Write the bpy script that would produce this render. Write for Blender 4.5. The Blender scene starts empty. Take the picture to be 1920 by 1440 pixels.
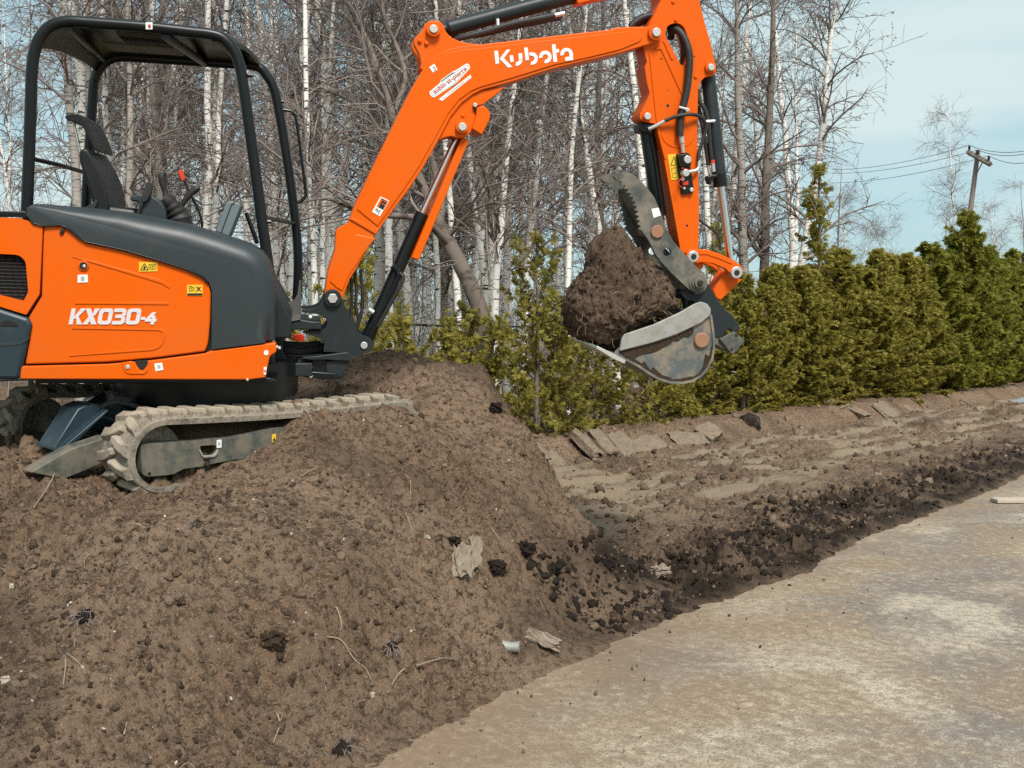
import bpy, bmesh, math, random
import numpy as np
from mathutils import Vector, Matrix
from mathutils.geometry import tessellate_polygon
from math import radians as rad, sin, cos, pi

scene = bpy.context.scene
col = scene.collection

# ------------------------------------------------------------------ camera
CAM_Z = 1.5
F_PX = 2000.0            # focal length in pixels of a 1920 px wide picture
HOR = 640.0              # horizon row
cam_d = bpy.data.cameras.new('camera')
cam_d.sensor_width = 36.0
cam_d.lens = 36.0 * F_PX / 1920.0
cam_d.shift_y = -(720.0 - HOR) / 1920.0
cam_d.clip_start = 0.05
cam_d.clip_end = 2000.0
cam = bpy.data.objects.new('camera', cam_d)
cam.location = (0, 0, CAM_Z)
cam.rotation_euler = (rad(90), 0, 0)
col.objects.link(cam)
scene.camera = cam

# ------------------------------------------------------------------ sky, sun, exposure
SUN_EL, SUN_ROT = rad(48), rad(163)
world = bpy.data.worlds.new('World')
scene.world = world
world.use_nodes = True
wn = world.node_tree.nodes
wl = world.node_tree.links
wn.clear()
w_out = wn.new('ShaderNodeOutputWorld')
w_bg = wn.new('ShaderNodeBackground')
w_bg.inputs['Strength'].default_value = 0.088
w_sky = wn.new('ShaderNodeTexSky')
w_sky.sky_type = 'NISHITA'
w_sky.sun_disc = False
w_sky.sun_elevation = SUN_EL
w_sky.sun_rotation = SUN_ROT
w_sky.dust_density = 2.0
w_sky.air_density = 1.0
w_tc = wn.new('ShaderNodeTexCoord')
w_map = wn.new('ShaderNodeMapping')
w_map.inputs['Scale'].default_value = (1.0, 1.0, 4.5)
w_map.inputs['Location'].default_value = (0.3, 0.1, 0.25)
w_nz = wn.new('ShaderNodeTexNoise')
w_nz.inputs['Scale'].default_value = 2.3
w_nz.inputs['Detail'].default_value = 5.0
w_nz.inputs['Roughness'].default_value = 0.5
w_rmp = wn.new('ShaderNodeValToRGB')
w_rmp.color_ramp.elements[0].position = 0.43
w_rmp.color_ramp.elements[0].color = (0.10, 0.10, 0.10, 1)
w_rmp.color_ramp.elements[1].position = 0.63
w_rmp.color_ramp.elements[1].color = (0.90, 0.90, 0.90, 1)
w_mix = wn.new('ShaderNodeMix')
w_mix.data_type = 'RGBA'
w_mix.inputs['B'].default_value = (4.3, 5.1, 5.05, 1)      # thin bright cloud
wl.new(w_tc.outputs['Generated'], w_map.inputs['Vector'])
wl.new(w_map.outputs['Vector'], w_nz.inputs['Vector'])
wl.new(w_nz.outputs['Fac'], w_rmp.inputs['Fac'])
wl.new(w_rmp.outputs['Color'], w_mix.inputs['Factor'])
w_veil = wn.new('ShaderNodeMix')
w_veil.data_type = 'RGBA'
w_veil.inputs[0].default_value = 0.72
w_veil.inputs['B'].default_value = (2.75, 4.2, 4.45, 1)   # even high veil
wl.new(w_sky.outputs['Color'], w_veil.inputs['A'])
wl.new(w_veil.outputs['Result'], w_mix.inputs['A'])
wl.new(w_mix.outputs['Result'], w_bg.inputs['Color'])
wl.new(w_bg.outputs['Background'], w_out.inputs['Surface'])

sun_d = bpy.data.lights.new('sun', 'SUN')
sun_d.energy = 2.5
sun_d.angle = rad(18)
sun_d.color = (1.0, 0.95, 0.88)
sun = bpy.data.objects.new('sun', sun_d)
sdir = Vector((sin(SUN_ROT) * cos(SUN_EL), cos(SUN_ROT) * cos(SUN_EL), sin(SUN_EL)))
sun.rotation_euler = sdir.to_track_quat('Z', 'Y').to_euler()
col.objects.link(sun)

scene.view_settings.view_transform = 'Standard'
scene.view_settings.look = 'None'
scene.view_settings.gamma = 1.0
scene.view_settings.use_curve_mapping = False
scene.view_settings.exposure = 0.92
scene.cycles.max_bounces = 6
scene.cycles.diffuse_bounces = 3
scene.cycles.glossy_bounces = 3
scene.cycles.transparent_max_bounces = 4
scene.cycles.use_denoising = False

# ------------------------------------------------------------------ small helpers
def lin(r, g, b):
    f = lambda c: (c / 255.0) / 12.92 if c <= 10 else ((c / 255.0 + 0.055) / 1.055) ** 2.4
    return (f(r), f(g), f(b), 1.0)

def tag(o, label=None, cat=None, group=None, kind=None):
    if label: o['label'] = label
    if cat: o['category'] = cat
    if group: o['group'] = group
    if kind: o['kind'] = kind
    return o

def link(o, parent=None):
    col.objects.link(o)
    if parent is not None:
        o.parent = parent
    return o

def empty(name, loc=(0, 0, 0)):
    o = bpy.data.objects.new(name, None)
    o.location = loc
    o.empty_display_size = 0.2
    col.objects.link(o)
    return o

def np_mesh(name, V, F, smooth=True):
    V = np.ascontiguousarray(V, dtype=np.float32).reshape(-1, 3)
    F = np.ascontiguousarray(F, dtype=np.int32)
    m, k = F.shape
    me = bpy.data.meshes.new(name)
    me.vertices.add(len(V))
    me.vertices.foreach_set('co', V.ravel())
    me.loops.add(m * k)
    me.loops.foreach_set('vertex_index', F.ravel())
    me.polygons.add(m)
    me.polygons.foreach_set('loop_start', np.arange(0, m * k, k, dtype=np.int32))
    me.update(calc_edges=True)
    if smooth:
        me.polygons.foreach_set('use_smooth', np.ones(m, dtype=bool))
    return me

def mesh_obj(name, me, mat=None, parent=None):
    if mat is not None and not me.materials:
        me.materials.append(mat)
    o = bpy.data.objects.new(name, me)
    return link(o, parent)

def set_smooth(me, ang=0.6):
    me.polygons.foreach_set('use_smooth', np.ones(len(me.polygons), dtype=bool))
    me.set_sharp_from_angle(angle=ang)

# ------------------------------------------------------------------ noise in numpy
def _hash(ix, iy, seed):
    h = (ix.astype(np.int64) * 374761393 + iy.astype(np.int64) * 668265263 + seed * 2147483647) & 0xffffffff
    h = ((h ^ (h >> 13)) * 1274126177) & 0xffffffff
    h = ((h ^ (h >> 16)) * 2246822519) & 0xffffffff
    return (h ^ (h >> 15)) & 0xffffff

def perlin(x, y, seed=0):
    xi = np.floor(x); yi = np.floor(y)
    fx = x - xi; fy = y - yi
    u = fx * fx * fx * (fx * (fx * 6 - 15) + 10)
    v = fy * fy * fy * (fy * (fy * 6 - 15) + 10)
    def g(dx, dy):
        a = _hash(xi + dx, yi + dy, seed) * (2 * pi / 0xffffff)
        return np.cos(a) * (fx - dx) + np.sin(a) * (fy - dy)
    a = g(0, 0); b = g(1, 0); c = g(0, 1); d = g(1, 1)
    return (a + u * (b - a)) * (1 - v) + (c + u * (d - c)) * v

def fbm(x, y, octv=4, seed=0, gain=0.5):
    s = np.zeros_like(x); a = 1.0
    for k in range(octv):
        s += a * perlin(x, y, seed + k * 17)
        x = x * 2.03; y = y * 2.03; a *= gain
    return s

def worley(x, y, seed=0):
    xi = np.floor(x); yi = np.floor(y)
    best = np.full(x.shape, 9.0); bid = np.zeros(x.shape)
    for dx in (-1, 0, 1):
        for dy in (-1, 0, 1):
            h = _hash(xi + dx, yi + dy, seed)
            px = xi + dx + (h & 0xfff) / 4095.0
            py = yi + dy + ((h >> 12) & 0xfff) / 4095.0
            d = (px - x) ** 2 + (py - y) ** 2
            m = d < best
            best = np.where(m, d, best)
            bid = np.where(m, (_hash(xi + dx, yi + dy, seed + 5) & 0xffff) / 65535.0, bid)
    return best, bid

def sstep(a, b, x):
    t = np.clip((x - a) / (b - a), 0, 1)
    return t * t * (3 - 2 * t)

# ------------------------------------------------------------------ materials
class NT:
    def __init__(self, name):
        self.m = bpy.data.materials.new(name)
        self.m.use_nodes = True
        self.n = self.m.node_tree.nodes
        self.l = self.m.node_tree.links
        self.b = self.n['Principled BSDF']
        self.tc = None
    def new(self, t, **kw):
        nd = self.n.new(t)
        for k, v in kw.items():
            setattr(nd, k, v)
        return nd
    def coord(self, kind='Object', scale=(1, 1, 1), rotz=0.0):
        if self.tc is None:
            self.tc = self.new('ShaderNodeTexCoord')
        mp = self.new('ShaderNodeMapping')
        mp.inputs['Scale'].default_value = scale
        mp.inputs['Rotation'].default_value = (0, 0, rotz)
        self.l.new(self.tc.outputs[kind], mp.inputs['Vector'])
        return mp.outputs['Vector']
    def noise(self, vec, scale, detail=4, rough=0.6, dist=0.0):
        nd = self.new('ShaderNodeTexNoise')
        nd.inputs['Scale'].default_value = scale
        nd.inputs['Detail'].default_value = detail
        nd.inputs['Roughness'].default_value = rough
        nd.inputs['Distortion'].default_value = dist
        self.l.new(vec, nd.inputs['Vector'])
        return nd.outputs['Fac']
    def ramp(self, fac, stops):
        nd = self.new('ShaderNodeValToRGB')
        e = nd.color_ramp.elements
        while len(e) < len(stops):
            e.new(0.5)
        for k, (p, c) in enumerate(stops):
            e[k].position = p
            e[k].color = c if not isinstance(c, (int, float)) else (c, c, c, 1)
        self.l.new(fac, nd.inputs['Fac'])
        return nd.outputs['Color']
    def mix(self, fac, a, b, mode='MIX'):
        nd = self.new('ShaderNodeMix', data_type='RGBA', blend_type=mode)
        for sock, v in (('Factor', fac), ('A', a), ('B', b)):
            if isinstance(v, (int, float)) and sock == 'Factor':
                nd.inputs[0].default_value = v
            elif isinstance(v, tuple):
                nd.inputs[sock].default_value = v
            else:
                self.l.new(v, nd.inputs[0] if sock == 'Factor' else nd.inputs[sock])
        return nd.outputs['Result']
    def math(self, op, a, b=None):
        nd = self.new('ShaderNodeMath', operation=op)
        for i, v in enumerate((a, b)):
            if v is None: continue
            if isinstance(v, (int, float)): nd.inputs[i].default_value = v
            else: self.l.new(v, nd.inputs[i])
        return nd.outputs[0]
    def bump(self, h, strength=0.3, dist=0.01):
        nd = self.new('ShaderNodeBump')
        nd.inputs['Strength'].default_value = strength
        nd.inputs['Distance'].default_value = dist
        self.l.new(h, nd.inputs['Height'])
        self.l.new(nd.outputs['Normal'], self.b.inputs['Normal'])
    def color(self, c):
        if isinstance(c, tuple): self.b.inputs['Base Color'].default_value = c
        else: self.l.new(c, self.b.inputs['Base Color'])
    def rough(self, r):
        if isinstance(r, (int, float)): self.b.inputs['Roughness'].default_value = r
        else: self.l.new(r, self.b.inputs['Roughness'])

def paint(name, c, rough=0.4, metal=0.0, dirt=0.25, dirtc=(0.16, 0.12, 0.085, 1), scale=6.0, bump=0.0, spec=0.5, lo=0.55, hi=0.8):
    """painted or bare metal / plastic with uneven dust and small wear"""
    t = NT(name)
    v = t.coord()
    n1 = t.noise(v, scale, 6, 0.65)
    n2 = t.noise(v, scale * 9, 4, 0.6)
    f = t.math('MULTIPLY', t.ramp(n1, [(lo, 0.0), (hi, 1.0)]), dirt)
    cc = t.mix(f, c, dirtc)
    sp = t.ramp(n2, [(0.66, 0.0), (0.75, 1.0)])
    cc = t.mix(t.math('MULTIPLY', sp, dirt * 0.25), cc, dirtc)
    t.color(cc)
    t.b.inputs['Metallic'].default_value = metal
    t.b.inputs['Specular IOR Level'].default_value = spec
    rr = t.math('ADD', t.math('MULTIPLY', n1, 0.25), rough - 0.1)
    t.rough(rr)
    if bump:
        t.bump(n2, bump, 0.004)
    return t.m

M = {}
M['orange'] = paint('orange_paint', (0.74, 0.109, 0.0005, 1), 0.34, spec=0.22, dirt=0.30, scale=2.2, dirtc=(0.52, 0.13, 0.03, 1), lo=0.45, hi=0.7)
M['orange_arm'] = paint('orange_paint_worn', (0.70, 0.102, 0.0005, 1), 0.42, spec=0.22, dirt=0.25, scale=4.0, dirtc=(0.40, 0.11, 0.02, 1))
M['cover'] = paint('grey_plastic', (0.026, 0.033, 0.037, 1), 0.42, spec=0.45, dirt=0.25, scale=4.0, dirtc=(0.085, 0.085, 0.08, 1), bump=0.05)
M['black'] = paint('black_paint', (0.006, 0.008, 0.009, 1), 0.30, spec=0.35, dirt=0.0, scale=5.0)
M['darkgrey'] = paint('dark_grey_casting', (0.016, 0.022, 0.025, 1), 0.42, spec=0.35, dirt=0.18, scale=5.0, bump=0.05)
M['rubber'] = paint('black_rubber', (0.016, 0.015, 0.015, 1), 0.55, dirt=0.2, scale=12)
M['slate'] = paint('slate_blue_steel', (0.018, 0.035, 0.045, 1), 0.42, dirt=0.35, scale=6)
M['frame'] = paint('muddy_green_steel', (0.040, 0.055, 0.052, 1), 0.6, dirt=0.62, scale=11, dirtc=(0.22, 0.18, 0.13, 1), bump=0.2, lo=0.34, hi=0.58)
M['thumb'] = paint('dusty_steel', (0.055, 0.062, 0.058, 1), 0.6, dirt=0.7, scale=8, dirtc=(0.26, 0.22, 0.165, 1), bump=0.2, lo=0.40, hi=0.66)
M['bucket'] = paint('scraped_bucket_steel', (0.105, 0.122, 0.125, 1), 0.5, metal=0.2, dirt=0.85, scale=9, dirtc=(0.27, 0.22, 0.16, 1), bump=0.25, lo=0.44, hi=0.60)
M['strip'] = paint('worn_wear_plate', (0.34, 0.34, 0.325, 1), 0.5, metal=0.2, dirt=0.8, scale=14, dirtc=(0.24, 0.20, 0.15, 1), bump=0.12, lo=0.45, hi=0.7)
M['bright'] = paint('polished_edge', (0.62, 0.60, 0.56, 1), 0.4, metal=0.6, dirt=0.5, scale=20)
M['chrome'] = paint('chrome_rod', (0.75, 0.76, 0.77, 1), 0.20, metal=1.0, dirt=0.05)
M['zinc'] = paint('zinc_fitting', (0.62, 0.62, 0.60, 1), 0.38, metal=0.7, dirt=0.25, scale=30)
M['pin'] = paint('pin_steel', (0.58, 0.58, 0.56, 1), 0.42, metal=0.5, dirt=0.3, scale=30)
M['rust'] = paint('rusty_pin', (0.30, 0.15, 0.09, 1), 0.75, dirt=0.6, scale=22, dirtc=(0.30, 0.22, 0.16, 1), bump=0.3)
M['white'] = paint('white_sticker', (0.78, 0.78, 0.77, 1), 0.4, dirt=0.10, scale=20)
M['offwhite'] = paint('pale_grey_lettering', (0.66, 0.62, 0.64, 1), 0.4, dirt=0.15, scale=20)
M['yellow'] = paint('yellow_sticker', (0.78, 0.50, 0.03, 1), 0.4, dirt=0.15, scale=20)
M['ink'] = paint('sticker_ink', (0.012, 0.012, 0.012, 1), 0.5, dirt=0.0)
M['redink'] = paint('red_ink', (0.42, 0.035, 0.03, 1), 0.5, dirt=0.0)
M['greenink'] = paint('green_ink', (0.03, 0.16, 0.14, 1), 0.5, dirt=0.0)
M['greyink'] = paint('grey_ink', (0.35, 0.36, 0.37, 1), 0.5, dirt=0.0)
M['red'] = paint('red_plastic', (0.62, 0.045, 0.015, 1), 0.4, dirt=0.1)
M['seat'] = paint('black_vinyl', (0.009, 0.010, 0.011, 1), 0.40, spec=0.4, dirt=0.0, scale=10)
M['greybox'] = paint('blue_grey_plastic', (0.125, 0.16, 0.175, 1), 0.5, dirt=0.15, scale=8)
M['plategrey'] = paint('grey_front_plate', (0.085, 0.082, 0.075, 1), 0.6, dirt=0.5, scale=10)
M['groove'] = paint('seam_shade_black', (0.015, 0.010, 0.008, 1), 0.8, dirt=0.0)  # shade of seams, holes and recesses put into near-black colour; also dark small parts

def track_mat(name, c1, c2):
    t = NT(name)
    v = t.coord()
    n1 = t.noise(v, 9, 6, 0.65)
    n2 = t.noise(v, 60, 4, 0.6)
    t.color(t.mix(t.ramp(n2, [(0.35, 0.0), (0.7, 0.6)]), t.mix(t.ramp(n1, [(0.38, 0.0), (0.6, 1.0)]), c1, c2), (0.36, 0.31, 0.235, 1)))
    t.rough(0.85)
    t.bump(n2, 0.35, 0.006)
    return t.m
M['tread'] = track_mat('muddy_track_rubber', (0.055, 0.048, 0.042, 1), (0.20, 0.17, 0.13, 1))
M['lug'] = track_mat('worn_track_lug', (0.15, 0.118, 0.085, 1), (0.33, 0.285, 0.215, 1))

def soil_mat(name, dark, mid, light, attr=True, scale=1.0, tone=False):
    t = NT(name)
    v = t.coord()
    n1 = t.noise(v, 1.3 * scale, 5, 0.6)
    n2 = t.noise(v, 22 * scale, 8, 0.75)
    n3 = t.noise(v, 110 * scale, 4, 0.75)
    c = t.mix(t.ramp(n1, [(0.38, 0.0), (0.62, 1.0)]), mid, light)
    c = t.mix(t.ramp(n2, [(0.43, 0.70), (0.515, 0.0)]), c, dark)
    c = t.mix(t.ramp(n3, [(0.545, 0.0), (0.64, 0.55)]), c, (light[0] * 1.9, light[1] * 1.9, light[2] * 1.9, 1))
    if tone:
        ta = t.new('ShaderNodeAttribute', attribute_name='tone')
        c = t.mix(t.ramp(ta.outputs['Fac'], [(0.0, 0.75), (0.42, 0.0)]), c, dark)
        c = t.mix(t.ramp(ta.outputs['Fac'], [(0.6, 0.0), (1.0, 0.8)]), c, (light[0] * 1.5, light[1] * 1.5, light[2] * 1.5, 1))
    if attr:
        at = t.new('ShaderNodeAttribute', attribute_name='moist')
        c = t.mix(at.outputs['Fac'], c, (0.022, 0.016, 0.013, 1))
        at2 = t.new('ShaderNodeAttribute', attribute_name='smear')
        c = t.mix(at2.outputs['Fac'], c, (0.310, 0.238, 0.168, 1))
    t.color(c)
    t.rough(0.95)
    t.b.inputs['Specular IOR Level'].default_value = 0.15
    t.bump(t.math('ADD', n2, t.math('MULTIPLY', n3, 0.7)), 1.0, 0.022)
    return t.m
M['soil'] = soil_mat('brown_soil', (0.048, 0.029, 0.018, 1), (0.185, 0.121, 0.079, 1), (0.255, 0.174, 0.118, 1))
M['soil_wet'] = soil_mat('fresh_dark_soil', (0.040, 0.025, 0.017, 1), (0.130, 0.086, 0.059, 1), (0.175, 0.119, 0.083, 1), attr=False)
M['clod'] = soil_mat('soil_clod', (0.050, 0.032, 0.021, 1), (0.185, 0.125, 0.086, 1), (0.26, 0.184, 0.130, 1), attr=False, scale=2.5, tone=True)
M['clod_dark'] = soil_mat('dark_wet_clod', (0.016, 0.011, 0.009, 1), (0.034, 0.024, 0.019, 1), (0.055, 0.040, 0.031, 1), attr=False, scale=2.0)
M['clay'] = soil_mat('smooth_cut_clay', (0.15, 0.108, 0.076, 1), (0.225, 0.170, 0.122, 1), (0.26, 0.20, 0.146, 1), attr=False, scale=0.7)
M['litter'] = soil_mat('leaf_litter', (0.06, 0.045, 0.032, 1), (0.16, 0.12, 0.085, 1), (0.24, 0.19, 0.14, 1), attr=False, scale=0.6)
# ------------------------------------------------------------------ measuring frames
CAMP = np.array([0.0, 0.0, CAM_Z])
def ray(x, y):
    return np.array([(x - 960.0) / F_PX, 1.0, (HOR - y) / F_PX])
def at(x, y, Y):
    return CAMP + ray(x, y) * Y

class Frame:
    """a machine frame: forward, left and up axes; pixels are measured onto planes of constant left offset"""
    def __init__(self, O, yaw, roll):
        self.O = np.array(O, float)
        a, r = rad(yaw), rad(roll)
        self.f = np.array([cos(a), sin(a), 0.0])
        self.l = np.array([-sin(a) * cos(r), cos(a) * cos(r), sin(r)])
        self.n = np.cross(self.f, self.l)
    def w(self, x, l, z):
        return self.O + self.f * x + self.l * l + self.n * z
    def loc(self, p):
        d = np.asarray(p, float) - self.O
        return np.array([d @ self.f, d @ self.l, d @ self.n])
    def px(self, x, y, lat):
        d = ray(x, y)
        Y = (lat + (self.O - CAMP) @ self.l) / (d @ self.l)
        q = self.loc(CAMP + d * Y)
        return q[0], q[2]
    def pw(self, x, y, lat):
        a, b = self.px(x, y, lat)
        return self.w(a, lat, b)

U = Frame((-0.38 * 5.4, 5.4, 1.2), 11.0, 6.0)            # slewing upper part
T = Frame((-0.361 * 5.0, 5.0, 0.758), 48.0, 4.0)          # undercarriage

# ------------------------------------------------------------------ ground heights
EDGE = np.array([(-4.3, -2.2), (-1.7, 1.9), (-0.49, 3.75), (-0.17, 4.29), (0.27, 4.92), (0.82, 5.66), (1.38, 6.36), (1.95, 6.92),
                 (2.14, 7.30), (2.79, 8.22), (3.75, 9.38), (4.68, 10.5), (5.8, 12.0), (9.5, 16.6), (17.5, 26.0), (60, 77)])
def edge_sd(X, Y):
    best = np.full(X.shape, 1e9); sg = np.ones(X.shape)
    for a, b in zip(EDGE[:-1], EDGE[1:]):
        d = b - a
        L2 = d @ d
        t = np.clip(((X - a[0]) * d[0] + (Y - a[1]) * d[1]) / L2, 0, 1)
        dx = X - (a[0] + t * d[0]); dy = Y - (a[1] + t * d[1])
        q = dx * dx + dy * dy
        s = np.where(d[0] * dy - d[1] * dx > 0, 1.0, -1.0)
        m = q < best
        best = np.where(m, q, best); sg = np.where(m, s, sg)
    return np.sqrt(best) * sg                             # > 0 on the soil side

BANK0 = np.array([0.43, 12.25]); BD = np.array([0.64, 0.768]); BN = np.array([-0.768, 0.64])
def bank_tn(X, Y):
    return (X - BANK0[0]) * BD[0] + (Y - BANK0[1]) * BD[1], (X - BANK0[0]) * BN[0] + (Y - BANK0[1]) * BN[1]
def bank_pt(t, n):
    p = BANK0 + BD * t + BN * n
    return float(p[0]), float(p[1])

ctl = []
for x, y, Y in [(0, 1440, 3.1), (400, 1440, 3.4), (0, 1200, 3.7), (300, 1200, 3.75), (600, 1200, 4.05), (900, 1200, 4.6), (1040, 1200, 5.0),
                (0, 1000, 4.4), (300, 1000, 4.4), (600, 1000, 4.65), (850, 1000, 5.2), (1000, 1000, 5.75), (1110, 1010, 6.1),
                (1180, 1080, 6.1), (930, 745, 7.3), (1000, 850, 6.75), (1050, 930, 6.45), (700, 672, 7.5), (800, 692, 7.5), (880, 715, 7.45),
                (620, 690, 7.35), (560, 712, 7.3), (600, 870, 5.45), (450, 935, 5.0), (250, 965, 4.75), (800, 800, 6.35), (900, 850, 6.2),
                (760, 920, 5.6), (0, 925, 4.85), (100, 838, 5.8), (0, 862, 5.5), (170, 815, 6.2), (-250, 1000, 4.4), (-300, 1300, 3.5),
                (1100, 1130, 5.7), (980, 1100, 5.15), (700, 1320, 4.0), (500, 1330, 3.8)]:
    ctl.append(at(x, y, Y))
for x, y in [(215, 952), (260, 948), (330, 928), (410, 896), (515, 842), (565, 792), (620, 784), (700, 780), (755, 774)]:
    ctl.append(T.pw(x, y, -0.03))
for s, l, z in [(0.2, 0.7, 0.08), (0.8, 0.7, 0.10), (1.4, 0.7, 0.16), (0.1, 1.3, 0.06), (1.0, 1.3, 0.10), (1.8, 0.75, 0.34), (1.85, 1.4, 0.3), (-0.5, 0.6, 0.08), (-0.5, 1.5, 0.08), (0.5, 2.2, 0.1)]:
    ctl.append(T.w(s, l, z))
for X, Y, Z in [(1.35, 7.0, .05), (1.0, 8.2, .04), (2, 9, .03), (0.2, 9.6, .08), (0, 11.5, .05), (-1.6, 9.6, .45), (-2.8, 9.4, .5), (3, 11, .03),
                (-4.5, 9, .5), (-6, 12, .4), (-1.5, 12, .2), (-4, 5, .7), (-5, 8, .5), (6, 16, .03), (3, 15, .04), (10, 22, .03), (0.4, 8.6, .16),
                (1.3, 6.3, .06), (.32, 7.25, .33), (.36, 8.0, .14), (.56, 6.85, .10), (.65, 7.5, .02), (.05, 7.75, .58), (.2, 8.6, .2), (.85, 6.7, .02), (.45, 6.6, .30), (-0.6, 8.9, .55), (-2.5, 3.0, .5), (-3, 1.5, .4), (8, 14, 0), (4, 7, 0)]:
    ctl.append(np.array([X, Y, Z]))
ctl = np.array(ctl)
def _tps_fit(P):
    n = len(P)
    d2 = ((P[:, None, :2] - P[None, :, :2]) ** 2).sum(-1)
    K = 0.5 * d2 * np.log(d2 + 1e-12) + 0.004 * np.eye(n)
    Q = np.c_[np.ones(n), P[:, :2]]
    A = np.block([[K, Q], [Q.T, np.zeros((3, 3))]])
    return np.linalg.solve(A, np.r_[P[:, 2], np.zeros(3)])
TPS = _tps_fit(ctl)
def tps(X, Y):
    z = TPS[-3] + TPS[-2] * X + TPS[-1] * Y
    for w, p in zip(TPS[:-3], ctl):
        d2 = (X - p[0]) ** 2 + (Y - p[1]) ** 2 + 1e-12
        z = z + w * 0.5 * d2 * np.log(d2)
    return z

def soil_base(X, Y):
    sd = edge_sd(X, Y)
    sd = sd + (0.05 * perlin(X * 2.7, Y * 2.7, 24) + 0.035 * perlin(X * 8, Y * 8, 25)) * sstep(1.5, 0.3, np.abs(sd))
    fade = sstep(11.5, 15.0, Y) + sstep(1.1, 2.3, X) * sstep(5.8, 7.3, Y) * 0.95
    fade = np.clip(fade, 0, 1)
    z = tps(X, np.minimum(Y, 16.0)) * (1 - fade) + 0.04 * fade
    z = np.clip(z, -0.02, 1.6)
    z = z * sstep(0.0, 0.55, sd)
    z += np.clip(sd * 0.35, -0.16, 0.035) - 0.01
    # bank at the foot of the hedge
    t, n = bank_tn(X, Y)
    wob = 0.12 * perlin(t * 0.9, t * 0 + 3.3, 9)
    bk = sstep(-0.05, 0.42, n + wob) * 0.31 * sstep(-3.2, -1.0, t)
    z = np.maximum(z, z * (1 - sstep(0, .5, n)) + bk)
    # low windrow of dark soil beside the pavement
    be = np.exp(-((sd - 0.55) / 0.42) ** 2) * sstep(5.6, 6.6, Y) * 0.025 * (0.7 + 0.6 * perlin(X * 1.3, Y * 1.3, 4))
    return z + be, sd, t, n

def soil_full(X, Y):
    z, sd, t, n = soil_base(X, Y)
    pile = sstep(0.12, 0.4, z) * sstep(9.5, 8.5, Y)
    near = sstep(-0.06, 0.22, sd)
    flat = (1 - pile) * sstep(1.0, 1.9, sd) * sstep(0.05, -0.35, n)
    # smeared bucket marks of the level part, drawn out along the hedge
    a = t * 0.55; b = n * 2.6
    st = fbm(a, b, 3, 40)
    smear = sstep(-0.04, 0.14, st) * flat * 0.95
    d = 0.035 * fbm(X * 2.2, Y * 2.2, 3, 1)
    d += 0.020 * fbm(X * 7, Y * 7, 3, 2)
    lt = (X - T.O[0]) * T.l[0] + (Y - T.O[1]) * T.l[1]; sf = (X - T.O[0]) * T.f[0] + (Y - T.O[1]) * T.f[1]
    free = np.clip(sstep(-0.2, -0.6, lt) + sstep(2.0, 2.4, sf), 0, 1) * pile
    d += free * (0.075 * fbm(X * 1.5 + 3, Y * 1.5, 3, 3) + 0.03 * np.abs(perlin(X * 4 + 2, Y * 4, 6)))
    rough = near * (1 - 0.85 * smear)
    f1, i1 = worley(X * 7.0 + 0.3 * perlin(X * 9, Y * 9, 7), Y * 7.0, 11)
    d1 = np.clip(1 - f1 * 2.6, 0, 1) * (i1 > 0.78) * (0.3 + i1)
    f2, i2 = worley(X * 16 + 0.35 * perlin(X * 21, Y * 21, 8), Y * 16, 12)
    d2 = np.clip(1 - f2 * 2.2, 0, 1) * (i2 > 0.62) * (0.3 + i2)
    f3, i3 = worley(X * 36, Y * 36, 13)
    d3 = np.clip(1 - f3 * 1.9, 0, 1) * (0.3 + i3)
    d4 = 0.010 * fbm(X * 30, Y * 30, 3, 14)
    f5, i5 = worley(X * 66, Y * 66, 15)
    d5 = np.clip(1 - f5 * 1.8, 0, 1) * (0.2 + i5)
    tex = 0.036 * d1 + 0.024 * d2 + 0.014 * d3 + 0.012 * d5 + 2.0 * d4 * (1 - 0.6 * flat) - 0.018
    clump = 0.35 + 1.15 * sstep(-0.25, 0.35, fbm(X * 1.4, Y * 1.4, 3, 23))
    tex *= clump
    fp, ip = worley(t * 1.3 + 0.25 * perlin(X * 3, Y * 3, 81), n * 2.4 + 0.25 * perlin(X * 3, Y * 3, 82), 83)
    plate = (ip - 0.5) * 0.085 * flat
    fq, iq = worley(t * 4.1, n * 6.0, 84)
    plate = plate + (iq - 0.5) * 0.05 * flat * (1 - smear)
    ridge = np.abs(perlin(t * 1.1 + 4, n * 3.2, 51)) * flat
    berm = np.exp(-((sd - 0.55) / 0.5) ** 2) * sstep(5.4, 6.4, Y)
    z = z + (d * (0.45 + 0.55 * pile)) * near * (1 - 0.6 * smear) + tex * rough * (0.9 + 0.6 * berm - 0.15 * flat)
    z += plate
    z += (0.05 - 0.22 * ridge) * flat * 0.6 * (1 - smear) + 0.02 * flat * (st > 0.12)
    moist = 0.95 * berm * sstep(0.5, 0.25, z) * (0.66 + 1.1 * np.clip(fbm(X * 2.6, Y * 2.6, 3, 31), -.6, .6)) + 0.55 * np.exp(-((sd - 0.12) / 0.12) ** 2) * sstep(4.9, 5.6, Y)
    fresh = sstep(0.10, 0.45, fbm(X * 1.5 + 7, Y * 1.5, 3, 33)) * 0.35
    crest = sstep(6.7, 7.3, Y) * sstep(9.0, 8.0, Y) * sstep(0.9, 1.15, z) * 0.5
    moist = np.clip(moist + fresh * near + crest + 0.10 * flat, 0, 0.93)
    return z, moist, smear * (1 - np.clip(moist * 1.2, 0, 1))

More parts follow.
